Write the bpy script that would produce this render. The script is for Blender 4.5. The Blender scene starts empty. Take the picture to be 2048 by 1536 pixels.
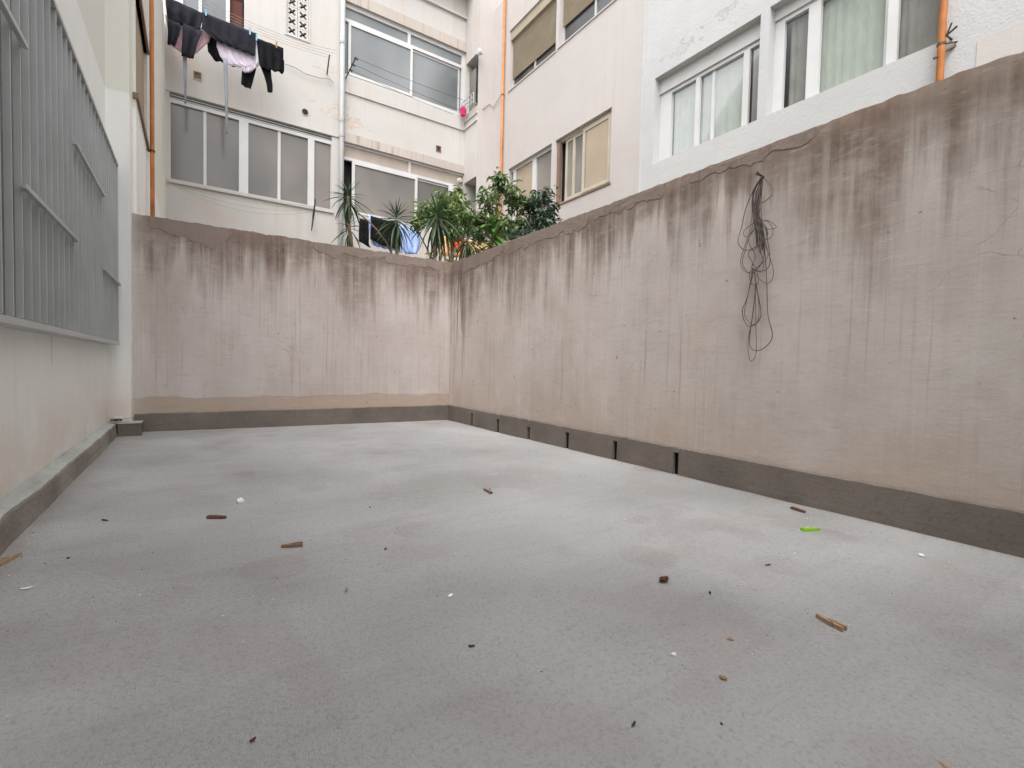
import bpy, bmesh, math, random
from mathutils import Vector, Matrix, noise

C = bpy.context.scene
COL = C.collection
R = math.radians
random.seed(7)

# ------------------------------------------------------------------ camera
# solved from the photograph's vanishing points; eye 0.70 m above the patio
EYE = Vector((0, 0, 0.70))
YAW, PITCH, ROLL, FPX = 0.588202, -0.0365032, 0.0227464, 955.7
_f = Vector((math.sin(YAW) * math.cos(PITCH), math.cos(YAW) * math.cos(PITCH), math.sin(PITCH)))
_r = Vector((math.cos(YAW), -math.sin(YAW), 0))
_u = _r.cross(_f)
CR = math.cos(ROLL) * _r + math.sin(ROLL) * _u
CU = -math.sin(ROLL) * _r + math.cos(ROLL) * _u
CF = _f
cam_d = bpy.data.cameras.new('camera')
cam = bpy.data.objects.new('camera', cam_d)
COL.objects.link(cam)
cam.matrix_world = Matrix(((CR.x, CU.x, -CF.x, EYE.x), (CR.y, CU.y, -CF.y, EYE.y), (CR.z, CU.z, -CF.z, EYE.z), (0, 0, 0, 1)))
cam_d.sensor_width = 36.0
cam_d.lens = FPX / 2048 * 36.0
cam_d.clip_start = 0.02
cam_d.clip_end = 600
C.camera = cam

# ------------------------------------------------------------------ light
SUN_EL, SUN_AZ = 60.0, 222.0
w = bpy.data.worlds.new('World')
C.world = w
w.use_nodes = True
nt = w.node_tree
nt.nodes.clear()
sky = nt.nodes.new('ShaderNodeTexSky')
sky.sky_type = 'NISHITA'
sky.sun_disc = False
sky.sun_elevation = R(SUN_EL)
sky.sun_rotation = R(SUN_AZ)
sky.air_density = 1.0
sky.dust_density = 4.0
hs = nt.nodes.new('ShaderNodeHueSaturation')
hs.inputs['Saturation'].default_value = 0.12      # overcast: a nearly colourless sky
bg = nt.nodes.new('ShaderNodeBackground')
bg.inputs['Strength'].default_value = 0.15
wo = nt.nodes.new('ShaderNodeOutputWorld')
nt.links.new(sky.outputs[0], hs.inputs['Color'])
nt.links.new(hs.outputs[0], bg.inputs['Color'])
nt.links.new(bg.outputs[0], wo.inputs['Surface'])
sl = bpy.data.lights.new('sun', 'SUN')
sl.energy = 0.5
sl.angle = R(60)
sl.color = (1.0, 0.95, 0.90)
so = bpy.data.objects.new('sun', sl)
COL.objects.link(so)
_az = R(SUN_AZ)
_sd = Vector((math.sin(_az) * math.cos(R(SUN_EL)), math.cos(_az) * math.cos(R(SUN_EL)), math.sin(R(SUN_EL))))
so.rotation_euler = (-_sd).to_track_quat('-Z', 'Y').to_euler()
C.view_settings.view_transform = 'Standard'
C.view_settings.look = 'None'
C.view_settings.exposure = 1.50
C.view_settings.gamma = 1.0
C.view_settings.use_curve_mapping = False
C.render.engine = 'CYCLES'
C.cycles.max_bounces = 8
C.cycles.diffuse_bounces = 5
C.cycles.transparent_max_bounces = 8

# ------------------------------------------------------------------ survey helpers
def ray(px, py):
    return CR * ((px - 1024) / FPX) - CU * ((py - 768) / FPX) + CF

def on_plane(px, py, n, p0):
    d = ray(px, py)
    n = Vector(n)
    t = (Vector(p0) - EYE).dot(n) / d.dot(n)
    return EYE + d * t

def atX(px, py, X): return on_plane(px, py, (1, 0, 0), (X, 0, 0))
def atY(px, py, Y): return on_plane(px, py, (0, 1, 0), (0, Y, 0))
FLN, FLP = (0.008, 0, 1), (2.68, 0, 0)
def floor_z(x): return -0.008 * (x - 2.68)
def fh(x, y): return floor_z(x) + 0.006 * noise.noise((x * 1.1, y * 1.1, 0)) + 0.002 * noise.noise((x * 5, y * 5, 3))
def atF(px, py): return on_plane(px, py, FLN, FLP)

# ------------------------------------------------------------------ objects helpers
def tag(o, label=None, cat=None, group=None, kind=None):
    if label: o['label'] = label
    if cat: o['category'] = cat
    if group: o['group'] = group
    if kind: o['kind'] = kind
    return o

def thing(name, loc, label, cat, group=None, rot=(0, 0, 0)):
    o = bpy.data.objects.new(name, None)
    o.empty_display_size = 0.1
    o.location = loc
    o.rotation_euler = rot
    COL.objects.link(o)
    return tag(o, label, cat, group)

def root_loc(p):
    v = Vector((0, 0, 0))
    while p is not None:
        v += p.location
        p = p.parent
    return v

class MB:
    """collects geometry in world (or local) coordinates; build() links ONE mesh"""
    def __init__(s): s.v = []; s.f = []; s.mi = []; s.cur = 0
    def add(s, vs, fs):
        b = len(s.v)
        s.v += [tuple(x) for x in vs]
        for f in fs:
            s.f.append(tuple(b + i for i in f)); s.mi.append(s.cur)
        return s
    def box(s, a, b):
        x0, y0, z0 = a; x1, y1, z1 = b
        x0, x1 = min(x0, x1), max(x0, x1); y0, y1 = min(y0, y1), max(y0, y1); z0, z1 = min(z0, z1), max(z0, z1)
        return s.add([(x0, y0, z0), (x1, y0, z0), (x1, y1, z0), (x0, y1, z0), (x0, y0, z1), (x1, y0, z1), (x1, y1, z1), (x0, y1, z1)],
                     [(0, 3, 2, 1), (4, 5, 6, 7), (0, 1, 5, 4), (1, 2, 6, 5), (2, 3, 7, 6), (3, 0, 4, 7)])
    def tube(s, pts, r, n=6, cap=True):
        pts = [Vector(p) for p in pts]
        rs = r if isinstance(r, (list, tuple)) else [r] * len(pts)
        vs = []; up = None
        for i, p in enumerate(pts):
            t = (pts[min(i + 1, len(pts) - 1)] - pts[max(i - 1, 0)])
            if t.length < 1e-9: t = Vector((0, 0, 1))
            t.normalize()
            if up is None:
                up = Vector((0, 0, 1)) if abs(t.z) < 0.9 else Vector((1, 0, 0))
            a = (up - t * up.dot(t))
            if a.length < 1e-6: a = t.orthogonal()
            a.normalize(); up = a
            b = t.cross(a)
            for k in range(n):
                q = 2 * math.pi * k / n
                vs.append(p + (a * math.cos(q) + b * math.sin(q)) * rs[i])
        fs = []
        for i in range(len(pts) - 1):
            for k in range(n):
                fs.append((i * n + k, i * n + (k + 1) % n, (i + 1) * n + (k + 1) % n, (i + 1) * n + k))
        if cap:
            fs.append(tuple(range(n - 1, -1, -1))); fs.append(tuple((len(pts) - 1) * n + k for k in range(n)))
        return s.add(vs, fs)
    def mesh(s, name, mats, off=Vector((0, 0, 0)), smooth=False):
        me = bpy.data.meshes.new(name)
        me.from_pydata([(x - off[0], y - off[1], z - off[2]) for x, y, z in s.v], [], s.f)
        for m in (mats if isinstance(mats, (list, tuple)) else [mats]): me.materials.append(m)
        me.polygons.foreach_set('material_index', s.mi)
        if smooth: me.polygons.foreach_set('use_smooth', [True] * len(s.f))
        me.update()
        return me
    def build(s, name, mats, parent=None, smooth=False, bevel=0, loc=None, recalc=False):
        off = root_loc(parent) if parent is not None else Vector(loc or (0, 0, 0))
        me = s.mesh(name, mats, off, smooth)
        if recalc:
            bm = bmesh.new(); bm.from_mesh(me); bmesh.ops.recalc_face_normals(bm, faces=bm.faces); bm.to_mesh(me); bm.free()
        o = bpy.data.objects.new(name, me)
        COL.objects.link(o)
        if parent is not None: o.parent = parent
        else: o.location = off
        if bevel:
            b = o.modifiers.new('bevel', 'BEVEL'); b.width = bevel; b.segments = 2; b.limit_method = 'ANGLE'
        return o

class Plane:
    """a facade: u along it, z up, d metres behind its face (negative = proud)"""
    def __init__(s, axis, c, sgn): s.axis, s.c, s.sgn = axis, c, sgn
    def pt(s, u, z, d=0.0):
        k = s.c + s.sgn * d
        return (u, k, z) if s.axis == 'Y' else (k, u, z)
    def box(s, mb, u0, u1, z0, z1, d0, d1): return mb.box(s.pt(u0, z0, d0), s.pt(u1, z1, d1))
    def px(s, x, y, d=0.0):
        k = s.c + s.sgn * d
        p = atY(x, y, k) if s.axis == 'Y' else atX(x, y, k)
        return (p.x, p.z) if s.axis == 'Y' else (p.y, p.z)

# ------------------------------------------------------------------ material helpers
class NT:
    def __init__(s, name):
        s.m = bpy.data.materials.new(name); s.m.use_nodes = True
        s.t = s.m.node_tree; s.t.nodes.clear()
        s.out = s.t.nodes.new('ShaderNodeOutputMaterial')
        s.geo = s.t.nodes.new('ShaderNodeNewGeometry')
    def n(s, typ, **kw):
        x = s.t.nodes.new(typ)
        for k, v in kw.items(): setattr(x, k, v)
        return x
    def link(s, a, b): s.t.links.new(a, b)
    def setin(s, sock, v):
        if hasattr(v, 'is_output'): s.link(v, sock)
        else: sock.default_value = v
    def math(s, op, a, b=0.0, c=0.0, clamp=False):
        x = s.n('ShaderNodeMath', operation=op, use_clamp=clamp)
        s.setin(x.inputs[0], a); s.setin(x.inputs[1], b); s.setin(x.inputs[2], c)
        return x.outputs[0]
    def pos(s, sx=1, sy=1, sz=1, off=(0, 0, 0)):
        x = s.n('ShaderNodeMapping')
        x.inputs['Scale'].default_value = (sx, sy, sz); x.inputs['Location'].default_value = off
        s.link(s.geo.outputs['Position'], x.inputs['Vector'])
        return x.outputs[0]
    def xyz(s):
        x = s.n('ShaderNodeSeparateXYZ'); s.link(s.geo.outputs['Position'], x.inputs[0]); return x.outputs
    def noise(s, vec, scale=1.0, detail=4, rough=0.55, dist=0.0):
        x = s.n('ShaderNodeTexNoise'); s.link(vec, x.inputs['Vector'])
        x.inputs['Scale'].default_value = scale; x.inputs['Detail'].default_value = detail
        x.inputs['Roughness'].default_value = rough; x.inputs['Distortion'].default_value = dist
        return x.outputs[0]
    def step(s, v, a, b, lo=0.0, hi=1.0):
        x = s.n('ShaderNodeMapRange', interpolation_type='SMOOTHSTEP')
        s.setin(x.inputs[0], v); s.setin(x.inputs[1], a); s.setin(x.inputs[2], b); s.setin(x.inputs[3], lo); s.setin(x.inputs[4], hi)
        return x.outputs[0]
    def lin(s, v, a, b, lo=0.0, hi=1.0):
        x = s.n('ShaderNodeMapRange'); x.clamp = True
        s.setin(x.inputs[0], v); s.setin(x.inputs[1], a); s.setin(x.inputs[2], b); s.setin(x.inputs[3], lo); s.setin(x.inputs[4], hi)
        return x.outputs[0]
    def mix(s, fac, a, b, mode='MIX'):
        x = s.n('ShaderNodeMix', data_type='RGBA', blend_type=mode)
        s.setin(x.inputs[0], fac)
        for i, v in ((6, a), (7, b)):
            if hasattr(v, 'is_output'): s.link(v, x.inputs[i])
            else: x.inputs[i].default_value = (v[0], v[1], v[2], 1)
        return x.outputs[2]
    def bump(s, h, strength=0.3, dist=0.01, prev=None):
        x = s.n('ShaderNodeBump'); x.inputs['Strength'].default_value = strength; x.inputs['Distance'].default_value = dist
        s.link(h, x.inputs['Height'])
        if prev is not None: s.link(prev, x.inputs['Normal'])
        return x.outputs[0]
    def bsdf(s, col, rough=0.8, spec=0.3, normal=None, metal=0.0, **kw):
        x = s.n('ShaderNodeBsdfPrincipled')
        if hasattr(col, 'is_output'): s.link(col, x.inputs['Base Color'])
        else: x.inputs['Base Color'].default_value = (*col, 1)
        s.setin(x.inputs['Roughness'], rough)
        x.inputs['Specular IOR Level'].default_value = spec
        x.inputs['Metallic'].default_value = metal
        for k, v in kw.items(): s.setin(x.inputs[k], v)
        if normal is not None: s.link(normal, x.inputs['Normal'])
        s.link(x.outputs[0], s.out.inputs['Surface'])
        return s.m

def simple(name, col, rough=0.6, spec=0.3, metal=0.0, var=0.12, scale=6, bump=0.0, bscale=60):
    t = NT(name)
    n = t.noise(t.pos(), scale, 4)
    c = t.mix(t.lin(n, 0.3, 0.7), [x * (1 - var) for x in col], [min(1, x * (1 + var)) for x in col])
    nm = t.bump(t.noise(t.pos(), bscale, 3), bump, 0.004) if bump else None
    return t.bsdf(c, rough, spec, nm, metal)

def plaster_stained(name, along):
    """old cement render: brown run-off from the top edge, pale drips, trowel marks"""
    t = NT(name)
    X, Y, Z = t.xyz()
    big = t.noise(t.pos(1, 1, 1), 0.9, 4, 0.55)
    mid = t.noise(t.pos(1, 1, 0.5), 2.6, 5, 0.6)
    col = t.mix(t.lin(big, 0.34, 0.68), *(((0.50, 0.43, 0.395), (0.61, 0.55, 0.522)) if along == 'X' else ((0.575, 0.492, 0.445), (0.68, 0.61, 0.575))))
    col = t.mix(t.lin(mid, 0.5, 0.8, 0, 0.45), col, (0.40, 0.315, 0.27))
    if along == 'Y':       # lens colour shading put into the colour: greyer nearer the eye
        g = t.math('ADD', t.lin(Y, 0.4, 3.4, 1.0, 0.0), t.lin(t.noise(t.pos(), 0.8, 3), 0.3, 0.7, -0.35, 0.35), clamp=True)
        col = t.mix(t.math('MULTIPLY', g, 0.55), col, (0.44, 0.425, 0.39))
    bl = t.noise(t.pos(1.2, 1.2, 0.9, (3, 3, 8)), 1.4, 6, 0.68, 0.3)
    col = t.mix(t.lin(bl, 0.50, 0.70, 0, 0.5), col, (0.66, 0.61, 0.585))
    br = t.noise(t.pos(1.6, 1.6, 0.7, (8, 1, 2)), 1.2, 6, 0.7, 0.3)
    col = t.mix(t.lin(br, 0.50, 0.74, 0, 0.5), col, (0.40, 0.315, 0.27))
    # vertical streaks at two widths, fading at their own heights
    s1 = t.noise(t.pos(7, 7, 0.35), 1.0, 3, 0.5)
    s2 = t.noise(t.pos(17, 17, 0.8), 1.0, 5, 0.65, 0.25)
    s3 = t.noise(t.pos(42, 42, 0.7), 1.0, 4, 0.65)
    top = t.step(Z, 0.5, 1.9)
    dark = t.math('MULTIPLY', t.step(s2, 0.50, 0.78), t.step(s1, 0.42, 0.66))
    dark = t.math('MULTIPLY', dark, t.lin(t.noise(t.pos(1, 1, 1, (6, 6, 1)), 1.7, 5, 0.65), 0.36, 0.62, 0.1, 1.0))
    col = t.mix(t.math('MULTIPLY', dark, t.math('MULTIPLY_ADD', top, 0.40, 0.34)), col, (0.235, 0.165, 0.13))
    pm = t.lin(t.noise(t.pos(1, 1, 0.7, (1, 8, 5)), 1.25, 4, 0.6), 0.42, 0.62)
    pm2 = t.lin(t.noise(t.pos(1, 1, 0.7, (7, 3, 9)), 1.1, 4, 0.6), 0.42, 0.62)
    pale = t.math('MULTIPLY', t.step(s3, 0.50, 0.66), t.lin(s1, 0.66, 0.38))
    col = t.mix(t.math('MULTIPLY', pale, t.math('MULTIPLY', t.math('MULTIPLY_ADD', pm, 0.44, 0.06), t.lin(Y, 1.2, 3.2, 0.45, 1.0))), col, (0.74, 0.67, 0.63))
    s4 = t.noise(t.pos(55, 55, 0.9, (4, 9, 2)), 1.0, 3, 0.6)
    col = t.mix(t.math('MULTIPLY', t.step(s4, 0.54, 0.70), t.math('MULTIPLY_ADD', pm2, 0.38, 0.05)), col, (0.30, 0.225, 0.185))
    # run-off from the top: reach of each run varies along the wall
    reach = t.noise(t.pos(2.4, 2.4, 0.25), 1.0, 4, 0.65, 0.2)
    fine = t.noise(t.pos(14, 14, 0.6), 1.0, 6, 0.72, 0.3)
    r = t.math('ADD', t.math('MULTIPLY', t.lin(reach, 0.37, 0.66), 1.0), t.math('MULTIPLY', t.lin(fine, 0.3, 0.72), 0.55))
    r = t.math('MULTIPLY', r, 0.88)
    lo = t.math('SUBTRACT', 1.98, r)
    run = t.step(Z, lo, t.math('ADD', lo, t.math('MULTIPLY_ADD', r, 0.85, 0.02)))
    run = t.math('MULTIPLY', run, t.math('MULTIPLY', t.lin(fine, 0.26, 0.60, 0.30, 1.0), t.lin(t.noise(t.pos(1, 1, 1.6, (2, 7, 4)), 3.2, 6, 0.7), 0.30, 0.56, 0.5, 1.0)))
    rcol = t.mix(t.lin(t.noise(t.pos(), 1.3, 3), 0.4, 0.62), (0.135, 0.080, 0.056), (0.175, 0.135, 0.108))
    col = t.mix(t.math('MULTIPLY', run, 0.98), col, rcol)
    # grime band right under the edge
    edge = t.step(t.math('ADD', Z, t.math('MULTIPLY', t.noise(t.pos(1, 1, 1.5), 3.2, 6, 0.68), 0.50)), 1.96, 2.24)
    col = t.mix(t.math('MULTIPLY', edge, 0.72), col, (0.19, 0.135, 0.105))
    # sandy repair band and damp at the foot
    wob = t.math('MULTIPLY', t.math('SUBTRACT', t.noise(t.pos(), 3.0, 5, 0.65), 0.5), 0.10)
    zz = t.math('ADD', Z, wob)
    if along == 'X':
        foot = t.step(zz, 0.335, 0.322)
        col = t.mix(t.math('MULTIPLY', foot, 0.8), col, (0.46, 0.355, 0.275))
        line = t.math('MULTIPLY', t.step(zz, 0.348, 0.338), t.step(zz, 0.32, 0.334))
        col = t.mix(t.math('MULTIPLY', line, 0.5), col, (0.33, 0.26, 0.21))
        # overlap of the neighbouring white paint at the left end
        wl = t.step(t.math('ADD', X, t.math('MULTIPLY', mid, 0.22)), -0.22, -0.43)
        col = t.mix(t.math('MULTIPLY', wl, 0.6), col, (0.56, 0.56, 0.52))
    else:
        foot = t.math('MULTIPLY', t.step(zz, 0.72, 0.25), t.lin(t.noise(t.pos(1, 1, 1.4), 2.2, 5, 0.65), 0.36, 0.66, 0.0, 0.6))
        col = t.mix(foot, col, (0.52, 0.395, 0.31))
        wht = t.math('MULTIPLY', t.step(t.noise(t.pos(1, 1, 3), 7, 5, 0.7), 0.56, 0.70), t.step(zz, 0.33, 0.22))
        col = t.mix(t.math('MULTIPLY', wht, 0.55), col, (0.60, 0.56, 0.52))
        # leak in the corner: long dark runs
        lk = t.math('MULTIPLY', t.step(t.math('ADD', Y, t.math('MULTIPLY', s1, 0.2)), 5.12, 5.28), t.step(s2, 0.44, 0.62))
        lk = t.math('MULTIPLY', lk, t.step(t.math('ADD', Z, t.math('MULTIPLY', t.math('SUBTRACT', fine, 0.5), 1.6)), 0.45, 1.5))
        col = t.mix(t.math('MULTIPLY', lk, 0.8), col, (0.13, 0.085, 0.065))
        # pale scuff running down to the left near the camera
        a, b = (0.50, 0.83), (0.98, 0.36)
        px_ = t.math('SUBTRACT', Y, a[0]); pz_ = t.math('SUBTRACT', Z, a[1])
        L = math.hypot(b[0] - a[0], b[1] - a[1]); dx, dz = (b[0] - a[0]) / L, (b[1] - a[1]) / L
        al = t.math('ADD', t.math('MULTIPLY', px_, dx), t.math('MULTIPLY', pz_, dz))
        ac = t.math('ABSOLUTE', t.math('SUBTRACT', t.math('MULTIPLY', px_, dz), t.math('MULTIPLY', pz_, dx)))
        sc = t.math('MULTIPLY', t.step(ac, 0.05, 0.012), t.math('MULTIPLY', t.step(al, -0.02, 0.1), t.step(al, L, L - 0.3)))
        sc = t.math('MULTIPLY', sc, t.lin(t.noise(t.pos(), 14, 4, 0.7), 0.35, 0.65))
        col = t.mix(t.math('MULTIPLY', sc, 0.5), col, (0.56, 0.55, 0.52))
    # hairline cracks
    ve = t.n('ShaderNodeTexVoronoi', feature='DISTANCE_TO_EDGE')
    wv = t.n('ShaderNodeVectorMath', operation='ADD')
    nz = t.n('ShaderNodeTexNoise'); t.link(t.pos(), nz.inputs['Vector']); nz.inputs['Scale'].default_value = 3.0; nz.inputs['Detail'].default_value = 5
    sc_ = t.n('ShaderNodeVectorMath', operation='SCALE'); t.link(nz.outputs['Color'], sc_.inputs[0]); sc_.inputs['Scale'].default_value = 0.35
    t.link(t.pos(1, 1, 1.7), wv.inputs[0]); t.link(sc_.outputs[0], wv.inputs[1])
    t.link(wv.outputs[0], ve.inputs['Vector']); ve.inputs['Scale'].default_value = 1.9
    crack = t.math('MULTIPLY', t.step(ve.outputs['Distance'], 0.006, 0.001), t.math('MULTIPLY', t.step(t.noise(t.pos(), 1.6, 2), 0.54, 0.64), t.step(t.noise(t.pos(), 6, 2), 0.42, 0.55)))
    col = t.mix(t.math('MULTIPLY', crack, 0.45), col, (0.13, 0.10, 0.085))
    # small dark pocks
    pk = t.step(t.noise(t.pos(1, 1, 1), 26, 2, 0.5), 0.735, 0.77)
    col = t.mix(t.math('MULTIPLY', pk, 0.6), col, (0.13, 0.11, 0.10))
    tw = t.noise(t.pos(7, 7, 30, (5, 5, 5)), 1.0, 6, 0.72, 0.5)
    col = t.mix(t.lin(tw, 0.54, 0.74, 0, 0.26), col, (0.27, 0.22, 0.195))
    col = t.mix(t.lin(tw, 0.44, 0.28, 0, 0.30), col, (0.66, 0.61, 0.58))
    grain = t.noise(t.pos(1, 1, 1), 120, 3, 0.6)
    col = t.mix(t.lin(grain, 0.25, 0.75, 0.0, 0.10), col, (0.2, 0.18, 0.16))
    tro = t.noise(t.pos(9, 9, 24), 1.0, 6, 0.7, 0.6)
    tro2 = t.noise(t.pos(30, 30, 60), 1.0, 3, 0.65)
    h = t.math('ADD', t.math('MULTIPLY', tro, 0.7), t.math('ADD', t.math('MULTIPLY', tro2, 0.35), t.math('MULTIPLY', grain, 0.15)))
    nm = t.bump(h, 0.22, 0.008)
    nm = t.bump(crack, -0.3, 0.004, nm)
    return t.bsdf(col, 0.92, 0.15, nm)

def paint(name, col, grime=(0.30, 0.26, 0.22), amt=0.3, rust=0.0, bump=0.12, rough=0.75, seed=0.0, foot=False, peel=(), peelcol=(0.58, 0.47, 0.39)):
    """old masonry paint: rain streaks, blotches, a little rust bleed"""
    t = NT(name)
    o = (seed, seed * 1.7, seed * 0.6)
    a = t.noise(t.pos(1, 1, 1, o), 0.55, 5, 0.6)
    b = t.noise(t.pos(9, 9, 0.5, o), 1.0, 4, 0.6)
    c2 = t.noise(t.pos(30, 30, 0.9, o), 1.0, 3, 0.6)
    c = t.mix(t.lin(a, 0.35, 0.7), [x * 0.93 for x in col], [min(0.86, x * 1.05) for x in col])
    st = t.math('MULTIPLY', t.step(b, 0.48, 0.74), t.lin(a, 0.3, 0.65))
    c = t.mix(t.math('MULTIPLY', st, amt), c, grime)
    c = t.mix(t.math('MULTIPLY', t.step(c2, 0.58, 0.76), amt * 0.5), c, grime)
    X_, Y_, Z_ = t.xyz()
    for (ax, u_, z_, ru, rz_) in peel:      # flaking coat: bare mortar and lifted edges around known weak spots
        q = t.math('SUBTRACT', X_ if ax == 'X' else Y_, u_); v = t.math('SUBTRACT', Z_, z_)
        dist = t.math('SQRT', t.math('ADD', t.math('POWER', t.math('MULTIPLY', q, 1 / ru), 2.0), t.math('POWER', t.math('MULTIPLY', v, 1 / rz_), 2.0)))
        pn = t.noise(t.pos(1, 1, 1.5, o), 5.5, 7, 0.72)
        ms = t.step(t.math('SUBTRACT', pn, t.math('MULTIPLY', dist, 0.18)), 0.44, 0.47)
        rim = t.math('MULTIPLY', ms, t.step(t.math('SUBTRACT', pn, t.math('MULTIPLY', dist, 0.18)), 0.50, 0.46))
        c = t.mix(t.math('MULTIPLY', ms, 0.55), c, peelcol)
        c = t.mix(t.math('MULTIPLY', rim, 0.6), c, (0.22, 0.16, 0.12))
    if foot:      # splash dirt low on the wall, an old beige coat high on the pillar
        Z = t.xyz()[2]
        n2 = t.noise(t.pos(1, 1, 1.3), 2.4, 5, 0.6)
        fz = t.step(t.math('ADD', Z, t.math('MULTIPLY', n2, 0.5)), 1.0, 0.45)
        c = t.mix(t.math('MULTIPLY', fz, t.lin(n2, 0.36, 0.68, 0.1, 0.75)), c, (0.66, 0.565, 0.47))
        c = t.mix(t.math('MULTIPLY', t.step(Z, PAINT_Z - 0.008, PAINT_Z + 0.008), 0.7), c, (0.66, 0.645, 0.57))
    if rust:
        rr = t.math('MULTIPLY', t.step(t.noise(t.pos(1, 1, 1.6, o), 1.1, 5, 0.65), 0.54, 0.74), rust)
        c = t.mix(rr, c, (0.62, 0.36, 0.20))
    sp = t.step(t.noise(t.pos(1, 1, 1, o), 9, 6, 0.7), 0.70, 0.75)
    c = t.mix(t.math('MULTIPLY', sp, 0.35), c, grime)
    g = t.noise(t.pos(), 45, 4, 0.6)
    g2 = t.noise(t.pos(), 7, 4, 0.6)
    nm = t.bump(t.math('ADD', g, t.math('MULTIPLY', g2, 1.2)), bump, 0.01)
    return t.bsdf(c, rough, 0.25, nm)

def leaf_mat(name, a, b, rough=0.35):
    t = NT(name)
    oi = t.n('ShaderNodeObjectInfo')
    f = t.math('ADD', t.math('MULTIPLY', oi.outputs['Random'], 0.7), t.lin(t.noise(t.pos(), 8, 2), 0.3, 0.7, -0.2, 0.4), clamp=True)
    c = t.mix(f, a, b)
    m = t.bsdf(c, rough, 0.5, None)
    pb = [x for x in t.t.nodes if x.type == 'BSDF_PRINCIPLED'][0]
    tl = t.n('ShaderNodeBsdfTranslucent'); t.link(c, tl.inputs[0])
    mx = t.n('ShaderNodeMixShader'); mx.inputs[0].default_value = 0.25
    t.link(pb.outputs[0], mx.inputs[1]); t.link(tl.outputs[0], mx.inputs[2]); t.link(mx.outputs[0], t.out.inputs['Surface'])
    return m

def cloth_mat(name, col, var=0.25, sheen=0.2):
    t = NT(name)
    n = t.noise(t.pos(1, 1, 0.6), 6, 4)
    c = t.mix(t.lin(n, 0.3, 0.7), [x * (1 - var) for x in col], [min(1, x * (1 + var)) for x in col])
    nm = t.bump(t.noise(t.pos(1, 1, 0.35), 14, 4, 0.6), 0.5, 0.03)
    return t.bsdf(c, 0.85, 0.15, nm)

# floor: grey brushed waterproofing, granular, blotched
def floor_mat():
    t = NT('patio_coating')
    X, Y, Z = t.xyz()
    a = t.noise(t.pos(), 1.1, 5, 0.6)
    b = t.noise(t.pos(1, 1, 1, (4, 2, 0)), 2.3, 4, 0.55, 0.4)
    d = t.noise(t.pos(1, 1, 1, (9, 1, 0)), 0.7, 3)
    c = t.mix(t.lin(a, 0.36, 0.66), (0.415, 0.412, 0.414), (0.47, 0.466, 0.468))
    c = t.mix(t.lin(b, 0.50, 0.60, 0, 0.5), c, (0.405, 0.37, 0.357))
    c = t.mix(t.lin(d, 0.5, 0.7, 0, 0.4), c, (0.385, 0.395, 0.375))
    # long brush sweeps
    sw = t.noise(t.pos(2.0, 14, 1), 1.0, 4, 0.6, 0.3)
    c = t.mix(t.lin(sw, 0.52, 0.74, 0, 0.26), c, (0.29, 0.28, 0.275))
    vo = t.n('ShaderNodeTexVoronoi'); t.link(t.pos(), vo.inputs['Vector']); vo.inputs['Scale'].default_value = 3.4; vo.inputs['Randomness'].default_value = 1.0
    vs = t.n('ShaderNodeSeparateColor'); t.link(vo.outputs['Color'], vs.inputs[0])
    patch = t.math('MULTIPLY', t.step(vs.outputs[0], 0.62, 0.66), t.step(t.math('ADD', vo.outputs['Distance'], t.math('MULTIPLY', t.noise(t.pos(), 6, 5, 0.7), 0.25)), 0.50, 0.46))
    patch = t.math('MULTIPLY', patch, t.lin(b, 0.35, 0.55))
    c = t.mix(t.math('MULTIPLY', patch, 0.42), c, (0.36, 0.315, 0.298))
    gr = t.noise(t.pos(), 95, 4, 0.75)
    gr2 = t.noise(t.pos(), 190, 2, 0.6)
    c = t.mix(t.lin(gr, 0.50, 0.70, 0, 0.48), c, (0.17, 0.165, 0.16))
    c = t.mix(t.lin(gr2, 0.56, 0.74, 0, 0.4), c, (0.50, 0.50, 0.50))
    # darker strips where the floor meets the kerb and the right wall
    e1 = t.step(t.math('ADD', X, t.math('MULTIPLY', a, 0.12)), -0.36, -0.50)
    c = t.mix(t.math('MULTIPLY', e1, 0.4), c, (0.26, 0.23, 0.21))
    e2 = t.step(t.math('ADD', X, t.math('MULTIPLY', b, 0.06)), 2.63, 2.69)
    c = t.mix(t.math('MULTIPLY', e2, 0.4), c, (0.24, 0.22, 0.205))
    lumps = t.noise(t.pos(1, 1.6, 1), 22, 4, 0.6)
    amp = t.lin(t.noise(t.pos(), 0.9, 2), 0.35, 0.65, 0.35, 1.0)
    h = t.math('ADD', t.math('MULTIPLY', gr, 0.55), t.math('ADD', t.math('MULTIPLY', gr2, 0.3), t.math('MULTIPLY', lumps, 0.8)))
    nm = t.bump(t.math('MULTIPLY', h, amp), 1.0, 0.018)
    return t.bsdf(c, 0.78, 0.22, nm)

def skirting_mat():
    t = NT('wet_dark_cement')
    a = t.noise(t.pos(), 2.2, 5, 0.6)
    b = t.noise(t.pos(4, 4, 34), 1.0, 6, 0.72, 0.5)
    c = t.mix(t.lin(a, 0.35, 0.68), (0.15, 0.127, 0.110), (0.215, 0.187, 0.164))
    c = t.mix(t.lin(b, 0.56, 0.74, 0, 0.32), c, (0.25, 0.222, 0.198))
    c = t.mix(t.lin(t.noise(t.pos(), 60, 3), 0.55, 0.8, 0, 0.5), c, (0.06, 0.055, 0.05))
    h = t.math('ADD', b, t.math('MULTIPLY', t.noise(t.pos(), 50, 4), 0.6))
    return t.bsdf(c, 0.8, 0.25, t.bump(h, 0.4, 0.007))

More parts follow.
